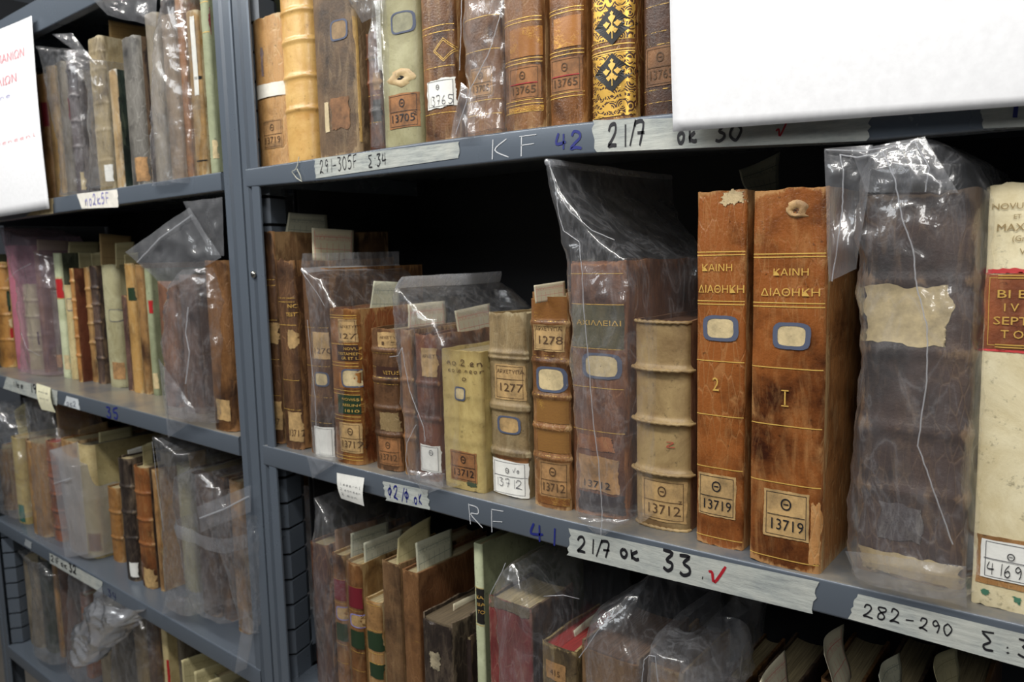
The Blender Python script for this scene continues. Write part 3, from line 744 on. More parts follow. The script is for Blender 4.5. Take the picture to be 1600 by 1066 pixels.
b = Book('1R', 731, 788, -70, Y=.02, mat=CALF, bulge=.22, label='calf book sealed in a creased plastic bag, fourth book left of the gilt-covered one', group=GR1)
b.gilt([28, 80, 158, 180], .6); shelfmark(b, 735, 768, 106, 152, BRNLAB, '13705')
b = Book('1R', 792, 853, -75, Y=.014, mat=CALF, bulge=.24, label='gilt-banded calf book with red-lined label 13765, right of the plastic-bagged one', group=GR1)
b.gilt([30, 36, 94, 100, 158, 164, 176], .62); shelfmark(b, 794, 840, 104, 156, ORLAB, '13765', red=True)
b.patch(796, 850, 42, 88, tooling((150, 96, 44), .40, 150), 'gilt_stamp', rag=0); b.patch(794, 850, 166, 174, tooling((130, 82, 38), .62, 300), 'gilt_roll', rag=0)
b = Book('1R', 861, 917, -75, Y=.014, mat=CALF2, bulge=.24, label='lighter calf book with red-lined label 13765, left of the gilt-covered book', group=GR1)
b.gilt([14, 20, 80, 86, 146, 152], .62); shelfmark(b, 859, 906, 90, 145, ORLAB, '13765', red=True)
b.patch(864, 904, 26, 74, tooling((160, 104, 50), .36, 150), 'gilt_stamp', rag=0)
b = Book('1R', 926, 996, -75, Y=.012, mat=leather((122, 70, 32), (70, 36, 18), (214, 160, 80), .26), bulge=.26, label='richly gilt-covered spine with dark flowered lozenges on the upper right shelf', group=GR1)
b.patch(924, 994, -70, 62, tooling((66, 38, 22), .86, 95), 'gilt_panel', rag=0); b.patch(924, 994, 84, 182, tooling((66, 38, 22), .84, 95), 'gilt_panel', rag=0)
b.gilt([5, 64, 72, 80, 84, 148, 160, 170, 182], .9, .0010)
for cy in (40, 114):
    mb = MB(); uc, zc = b.uz(957, cy)
    N = 8
    pts = []
    for k in (1, .5, .03):
        loop = []
        for i in range(4):
            for j in range(N):
                t_ = j/N; a0 = i*math.pi/2; a1 = a0+math.pi/2
                cu = math.cos(a0)*(1-t_)+math.cos(a1)*t_; cz = math.sin(a0)*(1-t_)+math.sin(a1)*t_
                loop.append(b.S(uc+.84*k*cu, zc+.0175*k*cz, .0011))
        pts.append(loop)
    mb.grid(pts, 0, close=True)
    for (du, dz, ru, rz) in [(0, .006, .14, .0035), (-.24, .001, .14, .0024), (.24, .001, .14, .0024), (0, -.003, .1, .003), (-.14, -.005, .1, .002), (.14, -.005, .1, .002), (0, .0105, .07, .0018)]:
        mb.grid([[b.S(uc+du+ru*k*math.cos(a)*(1+.3*math.sin(3*a)), zc+dz+rz*k*math.sin(a)*(1+.3*math.cos(4*a)), .0016) for a in [i*math.pi/6 for i in range(12)]] for k in (1, .5, .02)], 1, close=True)
    mb.grid([[b.S(uc-.01, zc-.012, .0016), b.S(uc+.03, zc-.012, .0016)], [b.S(uc-.01, zc+.008, .0016), b.S(uc+.03, zc+.008, .0016)]], 1)
    mb.build('flowered_lozenge', [BLACKT, gold(.7)], b.root)
b = Book('1R', 1006, 1066, -75, Y=.018, mat=leather((84, 48, 28), (44, 26, 18), (150, 100, 56), .4), bulge=.24, label='dark brown book half hidden by the large white sheet', group=GR1)
b.gilt([8, 50, 70, 140, 160], .45); shelfmark(b, 1008, 1056, 72, 134, leather((150, 98, 54), (110, 66, 34), (170, 120, 70), .6), '13765')

# ---- middle right shelf
b = Book('2R', 420, 445, 363, lean=.012, y=694, mat=DKCALF, bulge=.22, rag=.002, boardmat=BROWNC, label='tall dark calf book standing first on the middle right shelf', group=GR2)
b.gilt([437, 446, 500, 561, 617], .6); b.patch(415, 441, 505, 537, TANLAB, 'rubbed_label', rag=.003); shelfmark(b, 422, 444, 628, 672, TANLAB, '13712', frame=False, theta=False)
b = Book('2R', 449, 476, 408, y=703, mat=DKCALF, bulge=.22, rag=.0045, label='dark calf book with lifting headcap, lettered TESTAMENT, second on the middle right shelf', group=GR2)
b.gilt([466, 472, 508, 594, 640], .55); b.texts([('NOVUM', 460, 482, 6, 20), ('TESTAMENT', 460, 495, 6, 24)], gold(.7)); b.patch(449, 471, 516, 547, TANLAB, 'rubbed_label', rag=.002, sh=.5); shelfmark(b, 451, 472, 645, 690, TANLAB, '13712', frame=False, theta=False)
b = Book('2R', 488, 526, 420, y=713, mat=DKCALF, bulge=.2, label='brown book with small white label inside the first zip bag', group=GR2)
b.patch(489, 514, 520, 562, TANLAB); b.text('1270', 501, 553, 9, PRINT, w=18); b.ring(492, 510, 582, 604, fill=CREAM); b.patch(492, 519, 668, 714, WHITE, 'white_shelfmark_label', off=.001, frame=PRINTG); b.gilt([512, 572, 620, 660], .5)
b = Book('2R', 528, 571, 483, y=727, mat=CALF2, bulge=.24, boardmat=leather((150, 78, 36), (92, 42, 20), (206, 150, 84), .4), label='calf book 1271 with black and green title labels, right of the first zip bag', group=GR2)
b.gilt([493, 497, 538, 567, 572, 610, 616, 650, 656, 712, 717], .66); shelfmark(b, 528, 559, 500, 536, TANLAB, '1271', theta=False); b.text('ΑΡΧΕΤΥΠΑ', 543, 513, 4, PRINT, w=22)
b.patch(527, 567, 540, 565, plain('dark_brown_title', (60, 36, 26), .45), 'title_label', rag=.0003); b.texts([('NOVUM', 547, 548, 4.5, 18), ('TESTAMENTUM', 547, 556, 4.5, 34), ('GR. ET LAT.', 547, 563, 4.5, 24)], gold(.8), .0016)
b.ring(534, 561, 578, 606); b.patch(528, 567, 619, 648, GREENT, 'title_label', rag=.0003); b.texts([('NOVISSIM', 548, 627, 4, 24), ('RESLING.', 548, 636, 4, 22), ('1810.', 548, 645, 4.5, 16)], gold(.8), .0016)
shelfmark(b, 531, 563, 662, 708, TANLAB, '13712')
b.patch(530, 566, 584, 608, tooling((150, 96, 44), .3, 200), 'gilt_stamp', rag=0, off=.0002)
b = Book('2R', 590, 630, 514, y=737, mat=leather((112, 74, 44), (60, 36, 24), (170, 114, 66), .4), bands=(548, 594, 638, 679), bulge=.22, label='banded brown book standing just left of the second zip bag', group=GR2)
shelfmark(b, 590, 624, 520, 544, TANLAB, '12', theta=False, frame=False); b.text('ΑΡΧΕΤΥΠΑ', 607, 530, 4, PRINT, w=26); b.patch(588, 628, 574, 591, plain('dark_brown_title', (60, 36, 26), .45), 'title_label'); b.text('VETUS', 608, 586, 6, gold(.6)); shelfmark(b, 592, 621, 684, 727, ORLAB, '13712'); b.patch(594, 622, 645, 674, leather((150, 122, 78), (110, 84, 50), (170, 140, 90), .5), 'rubbed_panel', rag=.002); b.gilt([552, 574, 590, 600], .5)
b = Book('2R', 634, 651, 516, y=743, mat=CALF, bulge=.2, bands=(594, 645, 684), label='thin brown book seen through the left side of the second zip bag', group=GR2)
b = Book('2R', 657, 691, 524, y=752, mat=REDBR, bulge=.2, bands=(600, 655), rag=.004, label='brown book with white shelfmark label inside the second zip bag', group=GR2)
shelfmark(b, 658, 690, 545, 590, TANLAB, None, theta=False, frame=False); b.text('ΑΡΧΕΤΥΠΑ', 674, 560, 5, PRINT, w=26); b.patch(657, 690, 697, 738, WHITE, 'white_shelfmark_label', off=.001, frame=PRINTG); b.text(THETA, 674, 712, 8, PRINTG, .0016)
b = Book('2R', 697, 760, 548, y=767, mat=VELY, bulge=.12, n=3, bands=(620, 655, 690), bh=.0005, bw=.004, label='short yellow vellum book with an inked title and brown label 13712', group=GR2)
b.hand('no.2.enl', 699, 756, 572, 9, PRINT, .07); b.hand('kole.neon', 701, 752, 583, 7, PRINT, .07); b.hand('o', 722, 732, 596, 9, PRINT, .06)
b.ring(711, 728, 605, 626, fill=CREAM); shelfmark(b, 704, 745, 706, 752, ORLAB, '13712', INK); b.patch(730, 744, 753, 761, plain('green_stain', (60, 72, 52), .7), 'dark_stain', rag=.002)
b = Book('2R', 771, 828, 490, y=777, mat=OLIVE, bulge=.16, n=2.8, bands=(552, 560, 634, 640, 706, 712), bh=.0026, bw=.0028, rag=.0035, label='olive vellum book with printed number 1277 and a curling white label', group=GR2)
b.patch(773, 818, 570, 625, TANLAB, frame=PRINT); b.text('ΑΡΧΕΤΥΠΑ', 796, 584, 6, PRINT, w=38); rectline(b, 776, 815, 593, PRINT); b.text('1277', 797, 612, 13, PRINT, w=32)
b.ring(778, 812, 651, 678, fill=TANLAB); b.patch(776, 822, 713, 770, ORLAB, 'older_shelfmark_label'); b.patch(771, 822, 720, 774, WHITE, 'white_shelfmark_label', off=.0022, skew=-.002, rag=.0006, frame=PRINTG)
b.text(THETA, 795, 739, 8, INK, .003); b.hand('Ve', 803, 813, 739, 7, PRINTG, .06, .003); rectline(b, 775, 819, 744, PRINTG, off=.003); b.hand('13712', 777, 817, 761, 13, PRINTG, .04, .003)
b = Book('2R', 836, 893, 458, y=796, mat=CALF, bulge=.2, bands=(506, 566, 620, 669, 716), bh=.002, boardmat=DKCALF, label='tooled calf book with printed number 1278, left of the tall clear bag', group=GR2)
b.patch(832, 884, 464, 501, tooling((120, 78, 40), .3, 170), 'gilt_stamp', rag=0); b.patch(833, 879, 508, 549, TANLAB, frame=PRINT); b.text('ΑΡΧΕΤΥΠΑ', 856, 517, 6, PRINT, w=38); b.text('1278', 858, 538, 13, PRINT, w=34)
b.ring(838, 881, 574, 613, fill=CREAM, w=.0022); b.patch(838, 890, 626, 662, tooling((130, 92, 50), .3, 220), 'gilt_stamp', rag=0); b.patch(840, 890, 674, 708, tooling((130, 92, 50), .3, 220), 'gilt_stamp', rag=0)
shelfmark(b, 843, 885, 722, 778, BRNLAB, '13712'); b.patch(840, 892, 778, 790, tooling((110, 66, 34), .4, 240), 'gilt_roll', rag=0); b.gilt([502, 556, 560, 618, 664, 670, 712], .4)
b = Book('2R', 897, 981, 409, y=808, mat=leather((124, 76, 50), (70, 42, 34), (190, 120, 70), .42), bulge=.14, n=3, rag=.004, wearamt=1.4, label='tall red-brown book with green title panel inside the tall clear bag', group=GR2)
b.patch(892, 972, 477, 544, leather((92, 86, 58), (62, 58, 40), (130, 110, 70), .5), 'title_label', rag=.0006); b.text('ΑΧΙΛΛΕΙΔΙ', 934, 509, 8, gold(.7), w=66); b.gilt([428, 476, 545, 606, 674], .6)
b.ring(911, 968, 553, 592, w=.0022); b.patch(902, 958, 682, 705, leather((176, 104, 56), (130, 70, 40), (200, 140, 80), .5), 'torn_patch', rag=.005); b.patch(905, 965, 715, 768, BRNLAB, 'shelfmark_label', rag=.002); b.text('13712', 932, 762, 11, INK, w=40)
b.patch(905, 972, 772, 800, plain('black_patch', (50, 42, 44), .5), 'dark_patch', rag=.002)
b = Book('2R', 994, 1078, 502, y=828, mat=ROPE, bulge=.2, n=2.2, bands=(578, 660, 739), bh=.0042, bw=.003, rag=.002, pg=(120, 84, 60), boardmat=leather((120, 78, 56), (80, 50, 36), (160, 110, 70), .6), label='vellum book with thick rope-like bands and label 13712', group=GR2)
for zb in b.bands+[b.h-.001, .001]:                       # twisted cord lying over each band
    path = [b.S(-1+2*i/26, zb+.0003*math.sin(i*2.2), .0006) for i in range(27)]
    mb = MB(); mb.tube(path, [.0017+.0005*math.sin(i*2.1) for i in range(27)], 6); mb.build('cord_band', [ROPE], b.root, smooth=True)
shelfmark(b, 1002, 1068, 750, 815, TANLAB, '13712', sub='z')
b.hand('Z', 1040, 1058, 700, 8, plain('faint_red', (170, 80, 60), .7), .08)
for (xl, xr, yt, yb, u1, num, yk, yd, twoy, nm, ringq, labq, gl, lab) in [
    (1088, 1162, 299, 855, 0, '2', 424, 458, 611, '2', (1100, 1152, 494, 533), (1091, 1149, 742, 808), [394, 399, 471, 476, 565, 650, 732, 841], 'tall glossy brown calf book with gilt volume number 2'),
    (1171, 1283, 296, 893, 0, 'I', 431, 463, 633, 'I', (1209, 1265, 505, 546), (1194, 1263, 768, 842), [397, 402, 474, 480, 576, 666, 756, 874], 'widest glossy brown calf book with gilt volume number 1 and worn corners')]:
    b = Book('2R', xl, xr, yt, y=yb, mat=leather((160, 88, 36), (84, 38, 18), (206, 144, 80), .24), bulge=.10, n=3.2, rag=.0018, wearamt=1.15, boardmat=leather((176, 112, 56), (104, 54, 26), (216, 170, 110), .45), label=lab, group=GR2)
    xm = (xl+xr)/2+(3 if num == 'I' else -1)
    b.gilt(gl, .72, .0009); gg = gold(.72)
    b.texts([('ΚΑΙΝΗ', xm+6 if num == 'I' else xm-3, yk, 11, 54 if num == 'I' else 46), ('ΔΙΑΘΗΚΗ', xm+4 if num == 'I' else xm+2, yd, 12, 90 if num == 'I' else 68)], gg)
    b.text(num, xm-(3 if num == 'I' else 5), twoy, 22, gg, stretch=.8)
    b.ring(*ringq, w=.0026, label='white label with thick blue border'); shelfmark(b, *labq, TANLAB, '13719', INK)
    if num == 'I':
        for yy in (634, 610):
            mb = MB(); ua, z = b.uz(1221.5, yy); ub = b.uz(1233, yy)[0]; mb.grid(bgrid(b, ua, ub, z-.0005, z+.0005, .0012, 4)); mb.build('numeral_serif', [gg], b.root)
        tornhole(b, 1245, 330, 34, 26, [leather((206, 160, 100), (150, 100, 60), (220, 190, 140), .6), leather((120, 80, 50), (80, 50, 30), (150, 110, 70), .7)])
        b.patch(1266, 1282, 790, 885, leather((206, 140, 74), (170, 100, 50), (220, 180, 120), .6), 'rubbed_corner', rag=.004)
    else:
        b.patch(1130, 1160, 300, 318, leather((206, 178, 130), (150, 110, 70), (220, 190, 140), .7), 'torn_headcap', rag=.005)
b = Book('2R', 1336, 1508, 300, y=908, mat=PURPLE, bulge=.12, n=3, bands=(440, 550, 672, 770), bh=.0022, bw=.006, rag=.004, wearamt=1.5, label='thick dark purple-brown book with torn cream label inside the large bag', group=GR2)
b.patch(1354, 1482, 450, 538, CREAM, 'torn_cream_label', rag=.004)
b.patch(1342, 1500, 870, 905, vellum((190, 172, 130), (140, 116, 80)), 'worn_tail', rag=.004); b.patch(1375, 1440, 790, 845, leather((96, 84, 84), (60, 50, 52), (190, 180, 170), .6), 'scratched_area', rag=.003)
b = Book('2R', 1516, 1660, 285, y=958, mat=VELP, bulge=.07, n=3.5, rag=.003, pg=(206, 190, 150), label='large cream vellum book with red-brown title label, rightmost on the shelf', group=GR2)
FADE = plain('faded_brown_lettering', (150, 128, 84), .8)
b.texts([('NOVUM', 1582, 327, 10, 60), ('ET', 1590, 342, 7), ('MAXIM', 1590, 361, 12, 62), ('(Gr', 1592, 377, 9), ('V', 1598, 398, 10)], FADE)
b.patch(1538, 1650, 428, 548, leather((176, 92, 48), (140, 64, 30), (196, 130, 76), .5), 'title_label', rag=.0006, frame=gold(.85)); b.texts([('BI B', 1582, 466, 13, 46), ('I V', 1580, 487, 13), ('SEPT', 1580, 508, 13, 54), ('T O', 1582, 529, 13)], gold(.85), .0016, 'gilt_lettering')
for yy in (431, 435, 541, 545): mb = MB(); b.strip(mb, yy, .0007, u0=-.7, off=.0014); mb.build('gilt_line', [gold(.8)], b.root)
for q in ((1534, 1652, 421, 428), (1532, 1650, 548, 552)): b.patch(*q, plain('red_stain', (196, 60, 60), .6), 'red_stain', rag=.002, off=.0004)
b.patch(1528, 1650, 845, 923, leather((186, 130, 72), (150, 96, 50), (206, 160, 100), .5), 'older_shelfmark_label', rag=.001)
b.patch(1535, 1650, 851, 913, WHITE, 'white_shelfmark_label', rag=.0004, off=.0014, frame=PRINTG); b.text(THETA, 1580, 876, 11, INK, .0022); rectline(b, 1539, 1648, 881, PRINTG, off=.0022); b.hand('4169', 1542, 1602, 901, 19, INK, .05, .0022)
for (x, y_) in ((1540, 925), (1590, 938)): b.patch(x-5, x+5, y_-4, y_+4, plain('green_spot', (70, 120, 96), .6), 'green_spot', rag=.002)

# ---- lower right shelf
R3 = dict(group=GR3)
b = Book('3R', 497, 523, 850, Y=.04, mat=leather((90, 54, 44), (46, 28, 28), (190, 130, 80), .5), bulge=.15, label='dark brown book inside the bag at the left end of the lower right shelf', **R3)
for (xl, xr, yt, nm, dy) in ((531, 550, 867, 'red and green labelled tan book next to the bag, left of a matching pair', 0), (553, 576, 880, 'red and green labelled tan book, right of a matching pair below the shelf edge', 12)):
    b = Book('3R', xl, xr, yt, Y=.035, mat=CALF, bulge=.24, boardmat=leather((176, 130, 72), (130, 88, 48), (200, 160, 100), .45), label=nm, **R3)
    x0 = xl-10; b.patch(xl-9, xr-4, 908+dy, 940+dy, MAROON, 'title_label', rag=.0002); b.patch(xl-5, xr+2, 977+dy, 1004+dy, GREENT, 'title_label', rag=.0002); b.gilt([905+dy, 942+dy, 974+dy, 1006+dy, 1035+dy], .6, .0006)
    b.ring(xl-5, xr-5, 950+dy, 970+dy, mat=PENL, fill=TANLAB, w=.0012)
b = Book('3R', 580, 605, 940, Y=.03, mat=TANL, bulge=.24, boardmat=PALETAN, label='short tan book with green title labels in front of the paired volumes', **R3); b.patch(574, 600, 990, 1018, GREENT, 'title_label'); b.patch(578, 603, 1040, 1062, GREENT, 'title_label'); b.gilt([945, 985, 1020, 1036], .6)
b = Book('3R', 608, 636, 880, Y=.03, mat=BROWNC, bulge=.14, rag=.003, label='plain brown calf book, third from the slotted upright side with a curled slip', **R3)
b = Book('3R', 639, 664, 894, Y=.028, mat=leather((128, 84, 46), (80, 50, 30), (176, 120, 70), .45), bulge=.12, rag=.003, boardmat=leather((112, 66, 34), (70, 40, 24), (150, 96, 54), .5), label='brown book with wide bare side cover, left of the low worn dark book', **R3)
b.gilt([940, 1000, 1045], .35)
b = Book('3R', 668, 714, 968, Y=.02, mat=BLACKL, bulge=.1, rag=.005, wearamt=1.4, pg=(120, 104, 80), label='low dark worn book with flaking spine below the shelf edge', **R3); b.patch(672, 688, 1020, 1046, paper((170, 158, 130), .5, 'flaked_spot'), 'flaked_spot', rag=.006)
b = Book('3R', 728, 742, 992, Y=.05, mat=DARK, bulge=.2, label='thin dark book squeezed beside the green-white spine', **R3)
b = Book('3R', 751, 765, 850, Y=.03, mat=PALEG, bulge=.2, boardmat=GREENC, label='slim pale green spine with black title panel on the lower right shelf', **R3); b.patch(744, 762, 922, 976, BLACKT, 'title_label', rag=.0002); b.gilt([919, 924, 972, 977], .9, .0007); b.texts([('ΚΑΙΝ', 753, 937, 5, 14), ('ΔΙΑΘ', 753, 948, 5, 14), ('ΤΟΜ', 754, 960, 5, 12)], gold(.85), .0014)
b = Book('3R', 772, 838, 942, Y=.02, depth=.085, mat=REDCL, bulge=.05, n=4, rag=.003, wearamt=1.5, boardmat=DARK, label='faded red cloth book in a clear bag below the number 41', **R3)
b.patch(766, 828, 942, 957, leather((110, 96, 76), (60, 50, 46), (150, 130, 100), .6), 'worn_headband', rag=.004)
b = Book('3R', 852, 905, 1012, Y=.02, depth=.12, mat=leather((110, 88, 56), (60, 46, 34), (190, 160, 100), .6), bulge=.1, rag=.003, pg=(172, 62, 58), label='book with red-stained page edges and brown label 415', **R3); b.patch(853, 884, 1036, 1064, BRNLAB); b.text('415', 868, 1056, 9, PRINT)
b = Book('3R', 912, 1000, 1018, Y=.02, depth=.12, mat=BROWNC, bulge=.1, pg=(110, 84, 66), boardmat=leather((110, 84, 70), (76, 56, 48), (140, 110, 80), .6), label='brown book under the hazy bag, left of the curled bag mouth', **R3)
b = Book('3R', 1012, 1068, 1044, Y=.05, depth=.12, mat=TANL, bulge=.1, pg=(130, 104, 80), label='tan book inside the curled bag below the tape marked 33', **R3)
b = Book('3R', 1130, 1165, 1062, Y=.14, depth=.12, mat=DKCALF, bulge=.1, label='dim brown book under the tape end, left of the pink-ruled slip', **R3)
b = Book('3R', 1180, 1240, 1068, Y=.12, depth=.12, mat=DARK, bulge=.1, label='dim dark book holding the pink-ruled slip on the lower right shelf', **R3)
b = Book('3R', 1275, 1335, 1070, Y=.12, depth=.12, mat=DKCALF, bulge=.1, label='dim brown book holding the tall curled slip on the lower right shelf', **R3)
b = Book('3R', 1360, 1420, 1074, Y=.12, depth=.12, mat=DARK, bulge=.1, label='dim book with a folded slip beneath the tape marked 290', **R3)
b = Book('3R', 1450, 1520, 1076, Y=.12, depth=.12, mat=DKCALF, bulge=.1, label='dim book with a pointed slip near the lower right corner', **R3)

# ---- top left shelf
L1 = dict(group=GL1)
b = Book('1L', 72, 89, 118, Y=.02, mat=TANL, bulge=.2, label='tan book with maroon title label beside the hanging left notice', **L1); b.patch(63, 80, 158, 197, MAROON, 'title_label')
b = Book('1L', 91, 104, 104, Y=.02, mat=PALETAN, bulge=.2, label='plain light tan book, left inside the first hazy bag', **L1)
b = Book('1L', 106, 121, 98, Y=.03, mat=GREY, bulge=.2, label='grey-brown book, right inside the first hazy bag', **L1); b.patch(101, 113, 150, 186, MAROON, 'title_label')
b = Book('1L', 124, 136, 80, Y=.02, mat=leather((96, 84, 84), (50, 40, 42), (170, 160, 160), .25), bands=(110, 150, 190, 230), bulge=.3, label='slim shiny dark banded book with cream tail label', **L1); b.patch(124, 135, 268, 296, CREAM)
b = Book('1L', 138, 151, 84, Y=.04, mat=DARK, bulge=.2, label='thin near-black book behind the bluish bag edge', **L1)
b = Book('1L', 158, 181, 60, Y=.015, mat=leather((168, 146, 104), (120, 96, 60), (196, 176, 136), .6), bands=(82, 110, 162, 204, 252), bh=.001, bulge=.15, rag=.003, label='rough parchment spine with exposed cords and a small white sticker', **L1); b.patch(163, 177, 257, 283, WHITE, 'white_sticker')
b = Book('1L', 185, 197, 110, Y=.01, mat=leather((176, 142, 92), (130, 98, 56), (214, 206, 190), .5), bulge=.15, boardmat=DKGREEN, label='lower tan-spined book with dark green cover, in front of the slip', **L1); b.patch(184, 188, 150, 190, BLACKT, 'dark_streak')
b = Book('1L', 211, 236, 60, Y=.01, mat=MARB, bulge=.25, rag=.003, boardmat=DARK, label='silvery black marbled spine with tan tail label', **L1); b.patch(211, 232, 245, 283, BRNLAB)
b = Book('1L', 247, 268, 22, Y=.03, mat=GREY, bulge=.2, label='grey book inside the brightly shining tall bag', **L1)
b = Book('1L', 271, 291, 24, Y=.02, mat=leather((146, 122, 98), (110, 90, 70), (176, 154, 126), .6), bulge=.2, label='taupe book on the right side of the shining bag', **L1)
b = Book('1L', 293, 305, -4, Y=.03, mat=leather((160, 98, 46), (96, 56, 30), (190, 150, 100), .5), bulge=.2, rag=.003, label='narrow orange-brown worn book, three from the post', **L1)
b = Book('1L', 309, 327, 18, Y=.012, mat=leather((170, 126, 62), (112, 76, 36), (206, 184, 140), .5), bulge=.2, rag=.002, label='yellow-brown book with white left edge and tied thread, next to the green one', **L1); b.patch(302, 305, 24, 150, WHITE, 'pale_edge'); b.patch(308, 324, 250, 252, BLACK, 'thread'); b.patch(304, 320, 118, 123, BLACK, 'thread')
b = Book('1L', 332, 344, -60, Y=.012, mat=GREENC, bulge=.3, label='green cloth book with maroon label against the left post', **L1); b.patch(325, 340, 5, 50, MAROON, 'title_label'); b.gilt([4, 51], .9); b.patch(332, 343, 218, 247, CREAM)
b = Book('1L', 25, 44, 110, Y=.02, mat=BROWNC, bulge=.2, label='brown book mostly hidden behind the left notice', **L1)

# ---- second left shelf
L2 = dict(group=GL2)
b = Book('2L', -14, 2, 398, y=572, mat=GREENC, bulge=.2, label='olive-green spine cut by the left picture edge', **L2)
b = Book('2L', 5, 24, 410, y=576, mat=leather((190, 130, 60), (120, 66, 34), (220, 176, 100), .4), bands=(418, 452, 492, 531), bulge=.25, label='amber banded book with dark green label, far left of the second shelf', **L2); b.patch(3, 16, 456, 488, GREENT, 'title_label'); b.patch(6, 17, 498, 515, CREAM, 'round_label', sh=.6); b.patch(8, 20, 515, 530, REDT, 'red_panel')
b = Book('2L', 30, 44, 384, y=579, mat=PINK, bulge=.2, label='pink-covered book inside the pinkish bag', **L2)
b = Book('2L', 47, 68, 444, y=580, mat=VELG, bulge=.2, bands=(470, 495, 525, 548), label='low parchment book with bands inside the pinkish bag', **L2); b.patch(52, 66, 520, 540, BLACKT, 'dark_label')
b = Book('2L', 71, 78, 392, y=584, mat=BROWNC, bulge=.2, boardmat=leather((96, 66, 38), (60, 40, 26), (130, 92, 54), .6), label='tall thin brown book showing its broad side cover, right of the pinkish bag', **L2)
b = Book('2L', 90, 100, 454, y=583, mat=MARB, bulge=.2, label='small speckled black and cream spine, left of the green one', **L2); b.patch(88, 98, 555, 574, BRNLAB)
b = Book('2L', 103, 113, 396, y=592, mat=PALEG, bulge=.3, boardmat=leather((70, 76, 52), (48, 52, 38), (100, 104, 80), .6), label='pale green book with red title label on the second left shelf', **L2); b.patch(87, 98, 436, 466, REDT, 'title_label'); b.gilt([434, 448, 467], .95, .0011); b.patch(100, 110, 556, 578, CREAM)
b = Book('2L', 114, 124, 446, y=594, mat=VEL, bulge=.2, label='cream vellum strip of a book beside the red-brown cover', **L2); b.ring(104, 111, 467, 486, w=.001)
b = Book('2L', 125, 130, 420, y=598, mat=leather((196, 128, 60), (130, 72, 34), (224, 176, 100), .4), bands=(440, 470, 498, 527, 556), bulge=.3, boardmat=leather((112, 54, 32), (72, 32, 22), (140, 80, 50), .4), label='orange banded spine with deep red-brown side cover', **L2)
b = Book('2L', 147, 154, 418, y=598, mat=leather((180, 130, 70), (90, 52, 34), (210, 170, 110), .45), bands=(452, 480, 506, 536), bulge=.25, label='slender tan banded book between red-brown and black ones', **L2)
b = Book('2L', 157, 166, 416, y=601, mat=PURPLE, bands=(450, 476, 504, 530, 560), bulge=.3, boardmat=DARK, label='dark purple-grey banded spine on the second left shelf', **L2)
b = Book('2L', 177, 200, 414, y=607, mat=VELG, bulge=.25, label='light vellum book with pencilled ring, middle of the second left shelf', **L2); b.ring(170, 182, 484, 503, fill=VELG, mat=PRINTG, w=.0009); b.patch(176, 189, 567, 593, BRNLAB)
b = Book('2L', 202, 209, 462, y=611, mat=leather((110, 76, 66), (70, 44, 40), (200, 150, 96), .5), bulge=.2, label='narrow patched purple-brown book right of the light vellum', **L2)
b = Book('2L', 212, 225, 412, y=615, mat=leather((196, 146, 76), (140, 92, 44), (220, 184, 124), .4), bulge=.25, label='honey calf book with small green title label', **L2); b.patch(200, 210, 450, 470, GREENT, 'title_label')
b = Book('2L', 228, 239, 414, y=617, mat=leather((170, 122, 66), (96, 60, 36), (206, 166, 110), .45), bulge=.25, label='brown-gold calf book left of the green cloth book', **L2)
b = Book('2L', 242, 251, 420, y=619, mat=GREENC, bulge=.3, label='green cloth book with white tail label beside the big crumpled bag', **L2); b.patch(239, 249, 584, 608, CREAM); b.patch(232, 240, 470, 490, REDT, 'title_label')
b = Book('2L', 262, 288, 440, Y=.055, mat=leather((140, 92, 66), (96, 62, 50), (180, 130, 96), .5), bulge=.2, label='reddish brown book, left inside the big crumpled bag', **L2)
b = Book('2L', 296, 322, 430, Y=.05, mat=leather((112, 86, 76), (76, 58, 56), (150, 120, 100), .5), bulge=.2, label='grey-brown book, right inside the big crumpled bag', **L2)
b = Book('2L', 340, 373, 408, y=676, mat=leather((132, 84, 40), (76, 44, 22), (176, 118, 64), .42), bulge=.25, label='tall rubbed brown book standing against the left post', **L2); b.patch(338, 357, 625, 657, TANLAB, 'clipped_label', rag=.001)

# ---- third left shelf
L3 = dict(group=GL3)
b = Book('3L', 2, 20, 700, y=800, mat=TANL, bulge=.2, label='tan book behind the silvery bag at the left picture edge', **L3)
b = Book('3L', 34, 50, 684, y=822, mat=VELY, bulge=.25, label='yellowish vellum book with teal sticker on its foot', **L3); b.patch(29, 38, 790, 815, plain('teal_sticker', (60, 112, 98), .6), 'teal_sticker', rag=.002)
b = Book('3L', 57, 84, 690, y=842, mat=TANL, bulge=.2, label='tan book inside the tall hazy bag on the third left shelf', **L3)
b = Book('3L', 90, 106, 690, y=850, mat=leather((180, 92, 44), (96, 50, 30), (190, 140, 84), .45), bands=(720, 745, 772, 798, 824), bh=.003, pg=(184, 70, 50), bulge=.3, label='ribbed orange-topped book with dark cords', **L3)
b = Book('3L', 112, 133, 688, y=866, mat=TANL, bulge=.15, label='tan book behind the stiff whitish bag strip', **L3)
b = Book('3L', 140, 162, 694, y=877, mat=VEL, bulge=.3, n=2.1, boardmat=vellum((190, 178, 132), (150, 134, 88)), pg=(120, 112, 92), label='large cream vellum book with brown sticker on the third left shelf', **L3); b.patch(138, 149, 836, 862, ORLAB, 'brown_sticker')
b = Book('3L', 179, 195, 762, y=880, mat=leather((170, 112, 50), (100, 60, 30), (200, 150, 90), .45), bulge=.2, bands=(800, 840), label='short orange-brown book right of the large vellum', **L3)
b = Book('3L', 203, 220, 716, y=911, mat=BLACKL, bands=(760, 800, 840), bulge=.3, rag=.003, label='black worn book with white foot sticker on the third left shelf', **L3); b.patch(203, 219, 883, 904, WHITE, 'white_sticker')
